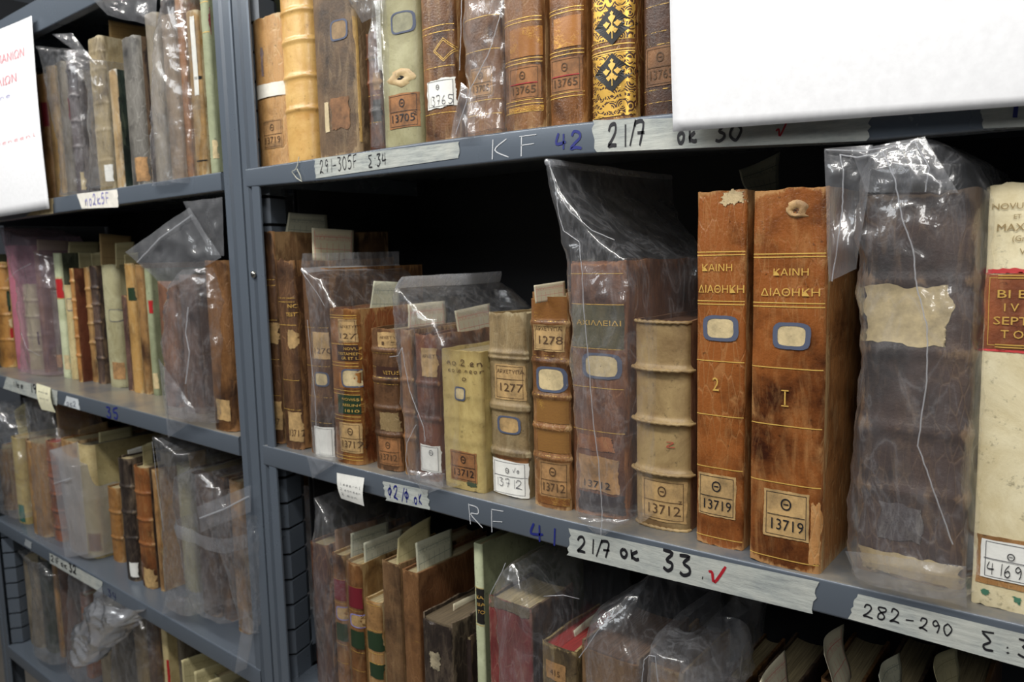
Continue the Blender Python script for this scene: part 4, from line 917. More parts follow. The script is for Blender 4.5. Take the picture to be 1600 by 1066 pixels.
b = Book('3L', 226, 246, 730, y=922, mat=leather((150, 86, 40), (64, 36, 24), (206, 150, 84), .35), bands=(770, 812, 850), bulge=.25, boardmat=DARK, label='glossy mottled brown calf book right of the black one', **L3); b.patch(225, 245, 892, 920, TANLAB, 'rubbed_tail', rag=.004)
b = Book('3L', 252, 258, 735, y=925, mat=TANL, bulge=.2, label='very thin tan book at the left edge of the large hanging bag', **L3)
b = Book('3L', 266, 284, 708, Y=.08, mat=GREY, bulge=.15, label='grey-brown book in the left compartment of hanging bags', **L3); b.patch(253, 260, 772, 806, REDT, 'red_label')
b = Book('3L', 291, 312, 728, Y=.08, mat=VELG, bulge=.2, label='pale vellum book seen through the large hanging bag', **L3)
b = Book('3L', 320, 347, 735, Y=.05, mat=PURPLE, bulge=.2, label='dark grey worn book seen through the large hanging bag', **L3)
b = Book('3L', 352, 366, 745, Y=.06, mat=DKCALF, bulge=.2, label='slim brown book between the two front bags', **L3)
b = Book('3L', 374, 392, 752, Y=.05, mat=TANL, bulge=.2, label='tan book inside the triangular hanging bag by the post', **L3)

# ---- bottom left shelf
L4 = dict(group=GL4)
b = Book('4L', 53, 74, 872, y=1017, mat=GREY, bulge=.25, label='grey book in a bag beside the slotted upright', **L4)
b = Book('4L', 76, 92, 870, y=1024, mat=DKGREEN, bulge=.25, label='dark green book on the bottom left shelf', **L4)
b = Book('4L', 95, 101, 880, y=1028, mat=TANL, bulge=.2, label='very thin tan book right of the dark green one', **L4)
b = Book('4L', 106, 126, 872, y=1046, mat=leather((110, 80, 66), (80, 56, 48), (140, 110, 90), .5), bulge=.2, label='dull brown book in a bag under the tape marked 32', **L4)
b = Book('4L', 138, 148, 930, y=1062, mat=ORT, bulge=.25, label='orange-brown book below the shining crumpled bag', **L4)
b = Book('4L', 165, 190, 945, Y=.04, mat=GREY, bulge=.2, label='grey book in the rounded bag right of the shining one', **L4)
b = Book('4L', 222, 240, 955, Y=.04, mat=OLIVE, bulge=.15, label='olive-tan book under the middle of the third shelf edge', **L4)
b = Book('4L', 243, 262, 965, Y=.04, mat=DKCALF, bulge=.15, label='dark brown book next to the olive-tan one on the bottom left shelf', **L4)
b = Book('4L', 268, 277, 975, Y=.03, mat=VEL, bulge=.2, label='thin cream book with red spine panel on the bottom left shelf', **L4); b.patch(260, 268, 1034, 1075, REDT, 'title_label')
b = Book('4L', 282, 296, 985, Y=.05, mat=GREY, bulge=.2, label='grey-white book left of the fanned slips', **L4)
b = Book('4L', 312, 340, 1050, Y=.05, mat=VELG, bulge=.2, label='low book holding the first fanned slip', **L4)
b = Book('4L', 348, 376, 1060, Y=.04, mat=VELG, bulge=.2, label='low book holding the last fanned slip', **L4)

# ------------------------------------------------------------------ paper slips
def slip(quad, mat, label, group=None, X=None, Y=None, YR=None, curl=.003, ext=.012, name='paper_slip', cat='paper slip', th=.00025):
    """quad = top-left, top-right, bottom-right, bottom-left"""
    c = []
    for i, q in enumerate(quad):
        if X is not None: c.append(PX(q[0], q[1], X))
        else: c.append(P(q[0], q[1], Y if (YR is None or i in (0, 3)) else YR))
    tl, tr, br, bl = c; br = br-Vector((0, 0, ext)); bl = bl-Vector((0, 0, ext))
    nrm = (tr-tl).cross(bl-tl).normalized(); n, m = 12, 8; pts = []; uv = []; s = random.uniform(0, 40)
    for i in range(m+1):
        row = []
        for j in range(n+1):
            u, v = j/n, i/m; p = tl.lerp(tr, u).lerp(bl.lerp(br, u), v)
            p = p+nrm*(curl*math.sin(math.pi*u)*(1-v)+curl*.5*noise.noise(Vector((u*2, v*2, s)))); row.append(p); uv.append((u, 1-v*1.0))
        pts.append(row)
    mb = MB(); mb.grid(pts)
    o = mesh_obj(name, mb.v, mb.f, [mat], None, None, True, uv)
    md = o.modifiers.new('thickness', 'SOLIDIFY'); md.thickness = th
    tag(o, label, cat, group); return o
GS = 'library slips sticking out of the books'
def bx(px, Y, row='2R'): return Xat(px, Y, ROW[row](-.6))
slip([(451, 332), (511, 336), (513, 366), (444, 361)], SLIPG, 'creased greenish ruled slip above the first dark calf books', GS, X=bx(430, .02), curl=.006)
slip([(487, 356), (553, 360), (552, 398), (488, 394)], SLIPR, 'pink-ruled slip standing above the first zip bag', GS, X=bx(462, .02), curl=.001)
slip([(514, 457), (598, 452), (600, 476), (524, 480)], SLIPR, 'pink-ruled slip inside the first zip bag', GS, X=bx(508, .02))
slip([(584, 439), (625, 441), (622, 483), (575, 483)], SLIPG, 'slanted green-ruled slip above book 1271', GS, X=bx(549, .02), curl=.001)
slip([(637, 476), (695, 470), (698, 508), (638, 516)], SLIPR, 'faint pink slip inside the second zip bag', GS, X=bx(608, .02))
slip([(710, 486), (765, 474), (770, 508), (717, 519)], SLIPR, 'pink-ruled slip tilted above the yellow vellum book', GS, X=bx(676, .02), curl=.001)
slip([(834, 446), (882, 439), (884, 449), (836, 456)], SLIPR, 'narrow slip edge on top of book 1278', GS, X=bx(862, .02), curl=0)
slip([(1154, 266), (1218, 238), (1216, 292), (1172, 292)], SLIPG, 'curled greenish slip sticking up behind the calf book with number 2', GS, Y=.10, YR=.16, curl=.006)
slip([(1410, 232), (1466, 300), (1466, 320), (1440, 320)], CREAM, 'cream slip edge inside the large bag', GS, Y=.12, YR=.2, curl=.004)
# lower right shelf
slip([(523, 828), (590, 812), (592, 850), (524, 862)], paper((176, 140, 112), .2, 'brown_slip'), 'plain brownish slip at the left end of the lower right shelf', GS, X=bx(512, .03, '3R'))
slip([(548, 834), (607, 815), (607, 850), (547, 869)], SLIPG, 'green-ruled slip left of two above the paired volumes', GS, X=bx(541, .03, '3R'), curl=.001)
slip([(568, 849), (629, 826), (629, 856), (569, 882)], SLIPG, 'green-ruled slip right of two above the paired volumes', GS, X=bx(565, .03, '3R'), curl=.001)
slip([(622, 842), (674, 807), (673, 852), (619, 879)], SLIPY, 'curled yellowish slip above the plain brown calf book', GS, X=bx(622, .03, '3R'), curl=.005)
slip([(649, 849), (706, 826), (707, 860), (652, 892)], SLIPG, 'large ruled slip above the bare brown side cover', GS, X=bx(652, .03, '3R'), curl=.001)
slip([(708, 944), (745, 927), (747, 960), (708, 982)], SLIPR, 'pink-ruled slip above the low dark worn book', GS, X=bx(692, .03, '3R'), curl=.001)
slip([(896, 986), (934, 956), (940, 990), (905, 1018)], SLIPG, 'green-ruled slip beside the red page edges', GS, X=bx(880, .03, '3R'), curl=.001)
slip([(1187, 1066), (1226, 1016), (1234, 1062), (1200, 1090)], SLIPR, 'pink-ruled slip under the tape end, lower right shelf', GS, Y=.06, YR=.12)
slip([(1288, 1022), (1318, 975), (1330, 1040), (1306, 1080)], SLIPR, 'tall curled slip left of the shelf tape number 282', GS, Y=.06, YR=.12, curl=.008)
slip([(1374, 1056), (1404, 1020), (1412, 1066), (1392, 1090)], SLIPG, 'folded slip beneath the tape number 290', GS, Y=.06, YR=.12, curl=.006)
slip([(1461, 1042), (1496, 1010), (1500, 1060), (1474, 1090)], SLIPY, 'pointed slip near the lower right corner', GS, Y=.06, YR=.12, curl=.008)
slip([(1160, 1030), (1172, 1000), (1176, 1050), (1150, 1070)], SLIPR, 'dim pink slip farther back under the tape end', GS, Y=.14, YR=.2, curl=.004)
slip([(586, 2), (599, -8), (603, 100), (590, 90)], WHITE, 'white slip edge in the narrow bag on the upper right shelf', GS, Y=.026, YR=.034, curl=.002)
# left shelves
slip([(169, 31), (236, 43), (236, 62), (171, 55)], SLIPB, 'yellowed slip lying above the parchment and marbled spines', GS, X=Xat(172, .03, .127), curl=.002)
slip([(57, 374), (107, 377), (105, 394), (58, 392)], SLIPY, 'wide slip above the tall thin brown book', GS, X=Xat(76, .09, -.26), curl=.001)
slip([(107, 378), (155, 378), (154, 398), (105, 397)], SLIPY, 'wide slip above the pale green book with red label', GS, X=Xat(109, .09, -.26), curl=.001)
slip([(122, 395), (143, 395), (144, 421), (124, 420)], SLIPY, 'small slip above the deep red-brown cover, left one', GS, X=Xat(120, .09, -.26), curl=.001)
slip([(142, 396), (157, 394), (160, 418), (144, 421)], SLIPY, 'small slip above the slender tan banded book', GS, X=Xat(148, .09, -.26), curl=.001)
slip([(155, 365), (205, 369), (205, 416), (157, 416)], SLIPB, 'tallest brown slip on the second left shelf', GS, X=Xat(163, .09, -.26), curl=.001)
slip([(180, 380), (210, 378), (208, 410), (180, 410)], SLIPY, 'slip above the light vellum book with pencilled ring', GS, X=Xat(192, .09, -.26), curl=.001)
slip([(194, 398), (216, 394), (214, 416), (195, 414)], SLIPY, 'slip above the honey calf book', GS, X=Xat(215, .09, -.26), curl=.001)
slip([(22, 642), (42, 628), (50, 690), (32, 690)], SLIPY, 'tilted slip above the yellowish vellum book', GS, X=Xat(44, .06, -.63), curl=.003)
slip([(85, 622), (150, 640), (140, 690), (92, 690)], SLIPB, 'broad brown slip between the bags under the number 35', GS, X=Xat(96, .06, -.63), curl=.003)
slip([(122, 672), (168, 658), (172, 690), (122, 694)], SLIPB, 'brown slip behind the large cream vellum book', GS, X=Xat(126, .06, -.63), curl=.003)
slip([(154, 676), (206, 666), (207, 682), (154, 697)], SLIPY, 'rounded slip on top of the large cream vellum book', GS, X=Xat(158, .06, -.63), curl=.001)
slip([(199, 704), (222, 697), (224, 722), (202, 728)], WHITE, 'white slip above the black worn book', GS, X=Xat(209, .05, -.63), curl=.001)
slip([(222, 697), (238, 690), (239, 726), (224, 730)], SLIPY, 'olive slip above the glossy mottled calf book', GS, X=Xat(232, .05, -.63), curl=.001)
slip([(293, 708), (322, 702), (322, 724), (298, 730)], SLIPB, 'tan slip inside the large hanging bag', GS, X=Xat(300, .06, -.63), curl=.001)
slip([(372, 800), (384, 796), (386, 822), (376, 828)], SLIPY, 'narrow yellow slip inside the triangular hanging bag', GS, X=Xat(380, .06, -.63), curl=.001)
slip([(131, 932), (160, 922), (160, 950), (133, 950)], SLIPY, 'yellow slip above the shining crumpled bag', GS, X=Xat(128, .05, -.96), curl=.001)
for i, q in enumerate([[(283, 1032), (342, 1014), (344, 1060), (286, 1066)], [(303, 1050), (372, 1028), (374, 1070), (306, 1090)], [(326, 1064), (398, 1040), (400, 1080), (330, 1100)]]):
    slip(q, SLIPY, ['first of the fanned yellow slips on the bottom left shelf, the highest', 'middle one of the fanned yellow slips on the bottom left shelf', 'last of the fanned yellow slips, nearest the post'][i], GS, X=Xat(320+24*i, .04, -.96), curl=.002, ext=.01)
# notes and notices hanging in front
def sheetobj(name, quad, Ys, mat, label, cat, n=24, m=18, bend=0.0, writes=(), extra=None, group=None, fonts=()):
    tl, tr, br, bl = [P(q[0], q[1], y) for q, y in zip(quad, Ys)]; nrm = (tr-tl).cross(bl-tl).normalized()
    if nrm.y > 0: nrm = -nrm
    def at(u, v):
        p = tl.lerp(tr, u).lerp(bl.lerp(br, u), v)
        return p+nrm*(bend*math.sin(math.pi*v)+(extra(u, v) if extra else 0))
    mb = MB(); mb.grid([[at(j/n, i/m) for j in range(n+1)] for i in range(m+1)])
    mats = [mat]
    for (txt, u0, u1, v, h, ink, w) in writes:
        if ink not in mats: mats.append(ink)
        nl = text_len(txt); ribbons(mb, txt, lambda x, y: at(u0+(u1-u0)*x/nl, v-y*h)+nrm*.0004, w, mats.index(ink))
    o = mb.build(name, mats, smooth=True); tag(o, label, cat, group)
    for (nm_, txt, u0, u1, v0, v1, h, ink) in fonts:
        v, f = text_mesh(txt); w0 = min(a[0] for a in v); w1 = max(a[0] for a in v)
        mesh_obj(nm_, [at(u0+(u1-u0)*(a[0]-w0)/(w1-w0), v0+(v1-v0)*(a[0]-w0)/(w1-w0)-h*a[1]/.72)+nrm*.0012 for a in v], f, ink, o)
    return o
big = sheetobj('paper_sheet', [(1046, -160), (1760, -170), (1700, 158), (1052, 206)], [-.030, -.034, -.022, -.020], SHEET, 'large blank white paper sheet hanging over the upper right shelf', 'paper', bend=.002)
md = big.modifiers.new('thickness', 'SOLIDIFY'); md.thickness = .0003
nt = sheetobj('paper_notice', [(-60, 74), (47, 24), (75, 326), (-50, 348)], [-.03, -.012, -.012, -.03], SHEET, 'white notice with red lettering hanging on the top left shelf', 'notice', bend=.003, extra=lambda u, v: .003*math.sin(u*5), fonts=[('red_lettering', 'ΣΥΛΛΟΓΗ ΣΠΑΝΙΩΝ', .04, .88, .175, .185, .045, PENR), ('red_lettering', 'ΒΙΒΛΙΩΝ', .38, .77, .30, .30, .045, PENR)], writes=[('eenlne', .30, .70, .37, .022, PENL, .07), ('neeonleeneenl', .10, .93, .61, .02, plain('pale_red', (240, 170, 176), .8), .08)])
md = nt.modifiers.new('thickness', 'SOLIDIFY'); md.thickness = .0003
no = sheetobj('paper_note', [(530, 738), (573, 746), (569, 791), (533, 779)], [-.003, -.003, -.006, -.004], WHITE, 'small white handwritten note stuck below the first zip bag', 'note', 10, 10, bend=.004, writes=[('1.eee-nl', .1, .9, .42, .1, PRINTG, .05), ('2.eoneen', .1, .95, .62, .1, PRINTG, .05), ('2.eon', .1, .8, .82, .1, PRINTG, .05)], extra=lambda u, v: .004*(1-v)**3)
no = sheetobj('paper_note', [(57, 599), (79, 606), (87, 645), (65, 640)], [-.002, -.002, -.006, -.006], paper((226, 222, 190), .08, 'yellowish_note'), 'small yellowish note hanging from the second left shelf edge', 'note', 8, 8, bend=.004, writes=[('eenle', .15, .85, .3, .06, PRINTG, .07), ('eonle', .2, .85, .55, .06, PRINTG, .07)])
mb = MB(); mb.tube([P(467, 245, -.0015), P(465, 258, -.002), P(462, 265, -.003), P(456, 268, -.003), P(463, 278, -.003), P(472, 284, -.003), P(469, 274, -.003), P(464, 264, -.003)], .0006, 5)
tag(mb.build('loose_thread', [plain('pale_thread', (206, 206, 190), .8)], smooth=True), 'pale loose thread hanging over the upper right shelf edge', 'thread')

# ------------------------------------------------------------------ plastic bags
def ridge(p, s, seed):
    q = Vector((p.x*s, p.y*s*.8, p.z*s*.55))+Vector((seed, seed*.7, 0)); return 1-abs(noise.noise(q))*2.4
class Bag:
    def __init__(b, rings, label, group, film=None, amp=.0035, patches=(), weld_glints=(), zips=(), N=80, step=.003, sharp=5, seal=None, row=None, tubes=.0005):
        """rings bottom to top: (py, left px, right px, front depth, back depth); patches: quads of (px, py, depth)"""
        b.seed = random.uniform(0, 80); b.R = []
        for (py, pl, pr, yf, yb) in rings:
            A = P(pl, py, yf); B = P(max(pr, pl+.5), py, yf)
            if yb < 0: yb = PX(-yb, py, A.x).y          # negative: column of the far end of the seal
            b.R.append((A.z*.5+B.z*.5, A.x, max(B.x, A.x+.0012), yf, yb))
        b.amp = amp; b.e = sharp
        zs = b.R[-1][0]-b.R[0][0]; L = max(14, int(abs(zs)/step)); mb = MB()
        n = len(b.R)-1; lay = []
        for i in range(L+1):
            s = n*i/L; lay.append([b.S(s, j/N) for j in range(N)])
        mb.grid(lay, 0, close=True)
        for k in (.66, .33, .01):                        # welded foot of the pouch
            c = sum(lay[0], Vector())/N
            pts = [c+(p-c)*k for p in lay[0]]
            pts0 = [c+(p-c)*(k+.33 if k < .6 else 1) for p in lay[0]]
            mb.grid([pts, pts0], 0, close=True)
        for pt in patches: b.patch(mb, *pt)
        film = film or FILM
        o = mb.build('plastic_bag', [film, FILMF if film in (FILM, FILMH, FILMP) else film], smooth=True); b.o = o; tag(o, label, 'plastic bag', group)
        b.mods = []
        for (s0, s1) in zips:
            zm = MB(); zm.grid([[b.S(s0+(s1-s0)*i/3, j/N, .0005+(.0009 if i in (1, 2) else 0)) for j in range(N)] for i in range(4)], 0, close=True)
            zm.build('zip_strip', [FILMZ], o, smooth=True)
        for path in weld_glints:
            pts = [P(*q) for q in path]; pp = []
            for k in range(len(pts)-1):
                for j in range(8):
                    q = pts[k].lerp(pts[k+1], j/8); pp.append(q+Vector((.0006*noise.noise(q*300), .0006*noise.noise(q*260), 0)))
            pp.append(pts[-1]); sm = MB(); sm.tube(pp, tubes, 5); sm.build('weld_glint_line', [WELD_GLINT], o, smooth=True)
    def S(b, s, a, off=0.0):
        n = len(b.R)-1; i = min(int(s), n-1); f = s-i; f = f*f*(3-2*f) if n > 1 else f
        f = (s-i)*.5+f*.5; r0, r1 = b.R[i], b.R[i+1]; z, x0, x1, y0, y1 = [p+(q-p)*f for p, q in zip(r0, r1)]
        th = 2*math.pi*a; c, sn = math.cos(th), math.sin(th); q = (abs(c)**b.e+abs(sn)**b.e)**(-1/b.e)
        cx, cy = c*q, sn*q; hx, hy = (x1-x0)/2, (y1-y0)/2
        p = Vector(((x0+x1)/2+hx*cx, (y0+y1)/2+hy*cy, z)); nr = Vector((cx/max(hx, .002), cy/max(hy, .002), 0)).normalized()
        k = min(1, hx/.006)*.8+.2
        pd = Vector((p.x+p.z*.6, p.y+p.z*.35, p.z-.5*p.x)); d = b.amp*k*(ridge(p, 14, b.seed)*.75+ridge(pd, 34, b.seed+9)*.42+max(0, ridge(pd, 70, b.seed+19)-.35)*.35); zz = b.amp*.6*noise.noise(p*22+Vector((0, b.seed, 0)))
        p = p+nr*(d+off)+Vector((b.amp*.5*noise.noise(p*30), 0, zz*k)); return p
    def patch(b, mb, quad, amp=None, n=22, m=22, bulge=0.0):
        tl, tr, br, bl = [P(*q) for q in quad]; nrm = (tr-tl).cross(bl-tl)
        if nrm.length < 1e-9: nrm = (tr-tl).cross(br-tl)
        nrm.normalize(); nrm = -nrm if nrm.y > 0 else nrm; amp = b.amp if amp is None else amp
        pts = []
        for i in range(m+1):
            row = []
            for j in range(n+1):
                u, v = j/n, i/m; p = tl.lerp(tr, u).lerp(bl.lerp(br, u), v); e = min(1, 5*min(u, 1-u, v, 1-v)+.12)
                d = amp*(ridge(p, 30, b.seed+3)*.8+ridge(p, 80, b.seed+5)*.4)*e+bulge*math.sin(math.pi*u)*math.sin(math.pi*v)
                row.append(p+nrm*d+Vector((amp*.35*noise.noise(p*25), 0, amp*.35*noise.noise(p*22))))
            pts.append(row)
        mb.grid(pts, 1)
GB = 'clear plastic bags protecting the books'
Bag([(716, 486, 527, -.004, .13), (640, 477, 527, -.006, .14), (560, 478, 525, -.008, .15), (480, 474, 522, -.008, .15), (436, 471, 500, -.008, -618), (420, 470.5, 474, -.008, -621), (396, 472, 474, -.008, -622)],
    'first zip bag from the post, around a white-labelled book on the middle right shelf', GB, film=FILMH, zips=[(4.6, 5.1)], amp=.003,
    patches=[([(479, 712, -.004), (528, 722, -.003), (494, 744, -.006), (488, 748, -.006)], .003)], weld_glints=[[(472, 425, -.009), (484, 442, -.009), (498, 462, -.006), (507, 478, -.004)], [(480, 500, -.011), (486, 560, -.010), (492, 620, -.010), (494, 668, -.008)]])
Bag([(752, 636, 698, -.004, .10), (690, 628, 698, -.008, .11), (620, 618, 696, -.010, .12), (540, 611, 694, -.010, .13), (500, 608, 680, -.010, -770), (465, 610, 640, -.010, -775), (452, 617, 622, -.010, -776), (432, 629, 632, -.010, -779)],
    'second zip bag with a torn hanging hole, left of the yellow vellum book', GB, film=FILMH, zips=[(6.05, 6.95)], amp=.005,
    patches=[([(636, 735, -.010), (696, 740, -.006), (690, 762, -.008), (664, 774, -.010)], .005)], weld_glints=[[(609, 558, -.014), (622, 556, -.014), (628, 543, -.014), (634, 580, -.014), (640, 610, -.014), (662, 668, -.014), (664, 690, -.014)], [(650, 664, -.016), (636, 692, -.016), (634, 720, -.014), (640, 748, -.01)]])  # these whitish tubes draw the film's bright curved highlights
Bag([(812, 901, 984, -.008, .10), (760, 894, 986, -.010, .12), (600, 886, 987, -.012, .13), (480, 878, 990, -.012, .14), (405, 874, 985, -.012, .16), (350, 868, 920, -.012, -1030), (300, 861, 875, -.012, -1040), (248, 852, 856, -.014, -1045)],
    'tallest clear bag, reaching up from book lettered in gilt to the shelf above', GB, zips=[(6.75, 6.95)], amp=.0045,
    patches=[([(902, 808, -.009), (984, 812, -.007), (944, 836, -.010), (934, 838, -.010)], .004)],
    weld_glints=[[(905, 378, -.014), (909, 420, -.016), (912, 480, -.016), (920, 570, -.016), (926, 650, -.016), (935, 720, -.016), (941, 800, -.012), (939, 836, -.012)], [(857, 250, -.015), (868, 290, -.015), (872, 330, -.014), (880, 360, -.014), (905, 378, -.014)], [(868, 296, -.015), (890, 330, -.014), (925, 360, -.013), (960, 375, -.01)]])
Bag([(922, 1330, 1508, -.006, .14), (880, 1320, 1518, -.010, .16), (700, 1323, 1518, -.012, .18), (480, 1326, 1524, -.012, .19), (320, 1330, 1526, -.012, .2), (262, 1336, 1512, -.010, .2), (232, 1352, 1470, -.006, .19), (222, 1372, 1452, .0, .18)],
    'largest clear bag, over the dark purple-brown book with the torn cream label', GB, film=FILMH, amp=.006,
    patches=[([(1288, 233, -.02), (1365, 224, -.014), (1338, 420, -.016), (1294, 441, -.02)], .005), ([(1322, 862, -.012), (1508, 885, -.010), (1512, 950, -.006), (1340, 905, -.006)], .005), ([(1330, 232, -.012), (1446, 212, -.008), (1500, 300, -.012), (1350, 300, -.014)], .006)],
    weld_glints=[[(1312, 242, -.02), (1340, 246, -.02), (1380, 237, -.02), (1398, 280, -.019), (1409, 339, -.019), (1427, 390, -.019), (1431, 441, -.019), (1449, 514, -.019), (1448, 595, -.019), (1434, 697, -.019), (1460, 770, -.018), (1489, 851, -.016)], [(1312, 242, -.02), (1318, 270, -.021), (1316, 330, -.021), (1300, 440, -.021)], [(1290, 234, -.022), (1350, 236, -.02), (1430, 222, -.016), (1452, 262, -.016), (1446, 300, -.016)]])
Bag([(1100, 495, 532, .02, .2), (950, 482, 528, .015, .2), (860, 484, 524, .015, .2), (800, 487, 505, .015, .2), (778, 489, 492, .015, .2)], 'dim bag around the dark brown book at the left end of the lower right shelf', GB, film=FILMH, amp=.004)
Bag([(1100, 770, 842, -.008, .2), (1000, 763, 838, -.010, .2), (945, 762, 836, -.010, .2), (905, 776, 815, -.006, .22), (880, 798, 802, .0, .22)], 'clear bag over the faded red cloth book', GB, film=FILM, amp=.004, weld_glints=[[(765, 930, -.012), (785, 892, -.010), (790, 880, -.006)], [(850, 932, .02), (880, 930, .03), (905, 936, .04)]])
Bag([(1100, 908, 1002, -.004, .2), (1030, 900, 1000, -.004, .2), (985, 912, 985, .0, .22), (930, 975, 1000, .02, .24), (900, 1010, 1014, .04, .24)], 'hazy bag over the brown book right of the red page edges', GB, film=FILMH, amp=.004, weld_glints=[[(905, 1028, -.006), (935, 985, -.002), (975, 950, .01)]])
Bag([(1100, 1002, 1078, -.006, .2), (1050, 1003, 1078, -.006, .2), (1025, 1008, 1076, -.004, .2), (1005, 1020, 1070, .01, .22), (985, 1060, 1080, .04, .24)], 'bag with a curled rounded mouth at the bottom edge of the picture', GB, film=FILMH, amp=.003, weld_glints=[[(1003, 1066, -.008), (1006, 1032, -.008), (1014, 1024, -.008), (1024, 1026, -.008), (1028, 1066, -.008)]])
Bag([(1110, 1062, 1108, -.008, .1), (1060, 1056, 1100, -.01, .1), (1040, 1052, 1088, -.01, .1)], 'small crumpled bag corner below the tape marked 33', GB, film=FILM, amp=.006)
Bag([(228, 579, 601, .012, .12), (150, 576, 602, .010, .12), (80, 573, 601, .010, .12), (50, 574, 598, .010, .12), (0, 580, 598, .012, .12), (-40, 584, 590, .014, .12)], 'narrow bag around the thin red-brown book on the upper right shelf', GB, film=FILM, amp=.003, patches=[([(530, -25, .004), (604, -25, .004), (600, 20, .006), (566, 36, .006)], .004)])
Bag([(206, 722, 788, -.002, .14), (100, 717, 790, -.004, .15), (0, 717, 792, -.006, .15), (-70, 720, 792, -.006, .15)], 'creased bag around a calf book on the upper right shelf, corner over the tape', GB, film=FILM, amp=.006, patches=[([(720, 130, -.006), (745, 150, -.004), (742, 214, -.006), (704, 216, -.008)], .005)], weld_glints=[[(790, -20, -.012), (780, 30, -.012), (765, 80, -.012), (735, 140, -.012), (712, 210, -.01)], [(722, -20, -.012), (720, 60, -.012), (718, 110, -.012)]])
# left
Bag([(302, 88, 122, -.002, .12), (200, 80, 120, -.004, .12), (120, 62, 118, -.004, .12), (88, 57, 112, -.004, .12), (72, 55, 58, -.004, .12)], 'first hazy bag beside the hanging left notice', GB, film=FILMH, amp=.005)
Bag([(292, 137, 157, -.002, .1), (200, 134, 155, -.004, .1), (140, 136, 154, -.004, .1), (100, 118, 152, -.006, .1), (86, 92, 100, -.006, .1)], 'thin bluish bag left of the rough parchment spine', GB, film=FILM, amp=.004, patches=[([(82, 54, -.01), (112, 52, -.01), (154, 104, -.006), (134, 92, -.008)], .004)])
Bag([(288, 232, 291, -.008, .14), (200, 230, 289, -.010, .14), (100, 234, 284, -.010, .14), (30, 238, 280, -.008, .14), (-30, 246, 276, -.006, .14)], 'brightly shining tall bag on the top left shelf', GB, film=FILM, amp=.007, patches=[([(128, -20, -.014), (246, -20, -.012), (244, 42, -.01), (168, 24, -.014)], .005)])
Bag([(583, 30, 72, .05, .16), (520, 26, 69, .05, .17), (450, 20, 66, .05, .17), (400, 8, 56, .05, .17), (372, 0, 40, .05, .17), (356, -6, 0, .05, .17)], 'pinkish bag at the far left of the second left shelf', GB, film=FILMP, amp=.006, weld_glints=[[(8, 440, .04), (25, 424, .04), (48, 412, .04)], [(33, 520, .04), (42, 545, .04), (62, 556, .04)]])
Bag([(654, 258, 336, -.004, .14), (560, 248, 330, -.010, .15), (480, 244, 328, -.012, .15), (445, 258, 322, -.010, .15), (420, 285, 318, -.006, .14)], 'big crumpled bag hanging over the edge of the second left shelf', GB, film=FILM, amp=.009,
    patches=[([(196, 394, -.03), (296, 324, -.012), (346, 402, -.012), (262, 452, -.03)], .006), ([(286, 316, .0), (348, 308, .0), (350, 400, .0), (330, 398, .0)], .005), ([(248, 560, -.012), (304, 640, -.010), (308, 654, -.010), (263, 683, -.012)], .006)],
    weld_glints=[[(214, 410, -.038), (250, 372, -.03), (300, 336, -.018)], [(294, 480, -.022), (290, 520, -.022), (296, 550, -.022), (290, 600, -.022)]], tubes=.001)
Bag([(800, -14, 26, .0, .1), (720, -14, 22, .0, .1), (665, -14, 14, .0, .1), (630, -14, -6, .0, .1)], 'silvery crumpled bag at the left picture edge of the third left shelf', GB, film=FILM, amp=.008)
Bag([(852, 54, 100, .02, .13), (760, 45, 92, .02, .14), (690, 38, 82, .02, .14), (640, 36, 72, .02, .14), (622, 35, 38, .02, .14)], 'tall hazy bag under the note on the third left shelf', GB, film=FILMH, amp=.004)
Bag([(866, 106, 138, .02, .12), (780, 94, 124, .012, .12), (725, 84, 112, .01, .12), (704, 77, 80, .01, .12)], 'stiff whitish zip bag strip left of the large cream vellum book', GB, film=plastic('milky_plastic_film', .34, .93, .14), amp=.002, patches=[([(77, 704, .004), (122, 690, .012), (138, 866, .016), (102, 872, .004)], .002)], weld_glints=[[(85, 756, .002), (110, 748, .006)]], tubes=.0014)
Bag([(955, 254, 292, -.004, .16), (860, 250, 290, .0, .17), (780, 243, 286, .0, .17), (705, 236, 282, .0, .17), (684, 237, 246, .0, .17)], 'leftmost of the large hanging bags by the left post, with the highest mouth', GB, film=FILMH, amp=.004, patches=[([(262, 922, -.004), (292, 938, .0), (284, 948, .0), (252, 961, -.006)], .004)], weld_glints=[[(238, 690, -.002), (246, 760, -.002), (256, 830, -.002)]])
Bag([(962, 292, 350, .0, .17), (860, 270, 346, .0, .17), (790, 262, 342, .0, .17), (755, 266, 330, .0, .17), (740, 296, 312, .0, .17)], 'middle one of the large hanging bags by the left post, with a level zip line', GB, film=FILMH, amp=.006, zips=[(1.18, 1.45)])
Bag([(985, 374, 397, -.006, .12), (900, 346, 397, -.008, .12), (840, 322, 396, -.010, .13), (812, 310, 394, -.010, .13), (792, 306, 392, -.010, .13)], 'triangular hanging zip bag nearest the left post on the third shelf', GB, film=FILMH, amp=.005, patches=[([(382, 950, -.006), (398, 975, -.004), (386, 1044, -.006), (367, 1053, -.01)], .004), ([(308, 792, -.014), (392, 758, -.008), (392, 800, -.008), (314, 832, -.014)], .002)], weld_glints=[[(312, 810, -.018), (350, 796, -.014), (388, 776, -.01)]], tubes=.0013)
Bag([(1030, 50, 80, .01, .12), (950, 46, 78, .01, .12), (890, 38, 74, .01, .12), (870, 24, 60, .01, .12)], 'dim bag beside the slotted upright on the bottom left shelf', GB, film=FILMH, amp=.004)
Bag([(1062, 100, 130, .01, .12), (960, 102, 130, .01, .12), (885, 106, 126, .01, .12)], 'bag around the dull brown book under the tape marked 32', GB, film=FILMH, amp=.004)
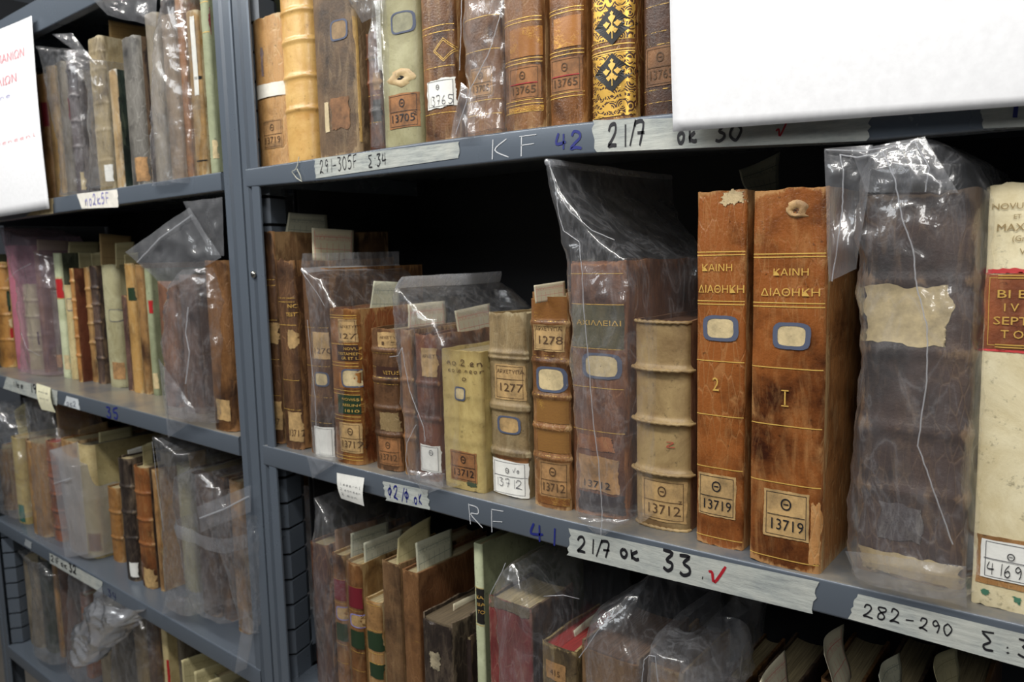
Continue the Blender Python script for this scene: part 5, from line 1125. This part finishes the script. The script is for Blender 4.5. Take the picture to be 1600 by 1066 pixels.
Bag([(1085, 170, 226, .0, .14), (1010, 166, 224, .0, .14), (975, 176, 216, .0, .14), (955, 188, 206, .0, .14)], 'rounded bag right of the shining crumpled one on the bottom left shelf', GB, film=FILMH, amp=.005)
Bag([(1034, 120, 128, -.03, -.0), (1000, 117, 150, -.034, .02), (960, 136, 185, -.03, .04), (940, 150, 205, -.02, .06)], 'shining crumpled silvery bag jutting out below the third left shelf edge', GB, film=plastic('sheen_haze_film', .5, .95, .14, 3.5), amp=.013)  # strong white haze put into the film stands in for bright reflections

# ------------------------------------------------------------------ room, light, camera
def floor_mat():
    g = G('floor_tiles'); n = g.noise(g.coord(rnd=False), 8, 6)
    return g.bsdf(g.mix(n, lin((118, 112, 104)), lin((140, 134, 126))), .6)
o = MB().box((-4, -2.2, ZF-.05), (1.6, 1.2, ZF)).build('floor', [floor_mat()]); tag(o, kind='structure')
w = bpy.data.worlds.new('World'); SC.world = w; w.use_nodes = True
w.node_tree.nodes['Background'].inputs[0].default_value = (.80, .88, 1.0, 1); w.node_tree.nodes['Background'].inputs[1].default_value = .045
def area(name, loc, rot, sx, sy, e, col):
    l = bpy.data.lights.new(name, 'AREA'); l.shape = 'RECTANGLE'; l.size = sx; l.size_y = sy; l.energy = e; l.color = col
    o = bpy.data.objects.new(name, l); COL.objects.link(o); o.location = loc; o.rotation_euler = rot; return o
area('overhead_strip_light', (-1.0, -.80, 1.05), (math.radians(28), 0, 0), 3.2, .12, 42, (1, .97, .92))
area('added_left_fill_light', (-1.7, -1.9, 1.15), (math.radians(60), 0, math.radians(-22)), 1.1, .7, 13, (.93, .97, 1))  # soft fill added from behind left; no window is known there
area('overhead_strip_light', (.35, -1.3, .8), (math.radians(55), 0, math.radians(14)), .3, .9, 9, (1, .98, .95))  # extra strip added at the right to keep the film highlights bright
cam = bpy.data.cameras.new('camera'); co = bpy.data.objects.new('camera', cam); COL.objects.link(co)
cam.sensor_width = 36; cam.lens = 36*F/1600; cam.clip_start = .01
co.matrix_world = Matrix(((EX.x, -EX.y, -EX.z, 0), (EY.x, -EY.y, -EY.z, -D), (EZ.x, -EZ.y, -EZ.z, 0), (0, 0, 0, 1)))
cam.dof.use_dof = True; cam.dof.focus_distance = .70; cam.dof.aperture_fstop = 10
SC.camera = co
SC.view_settings.view_transform = 'Standard'; SC.view_settings.look = 'None'; SC.view_settings.gamma = 1; SC.view_settings.exposure = 0.0
try: SC.view_settings.use_curve_mapping = False
except Exception: pass
SC.cycles.transparent_max_bounces = 24
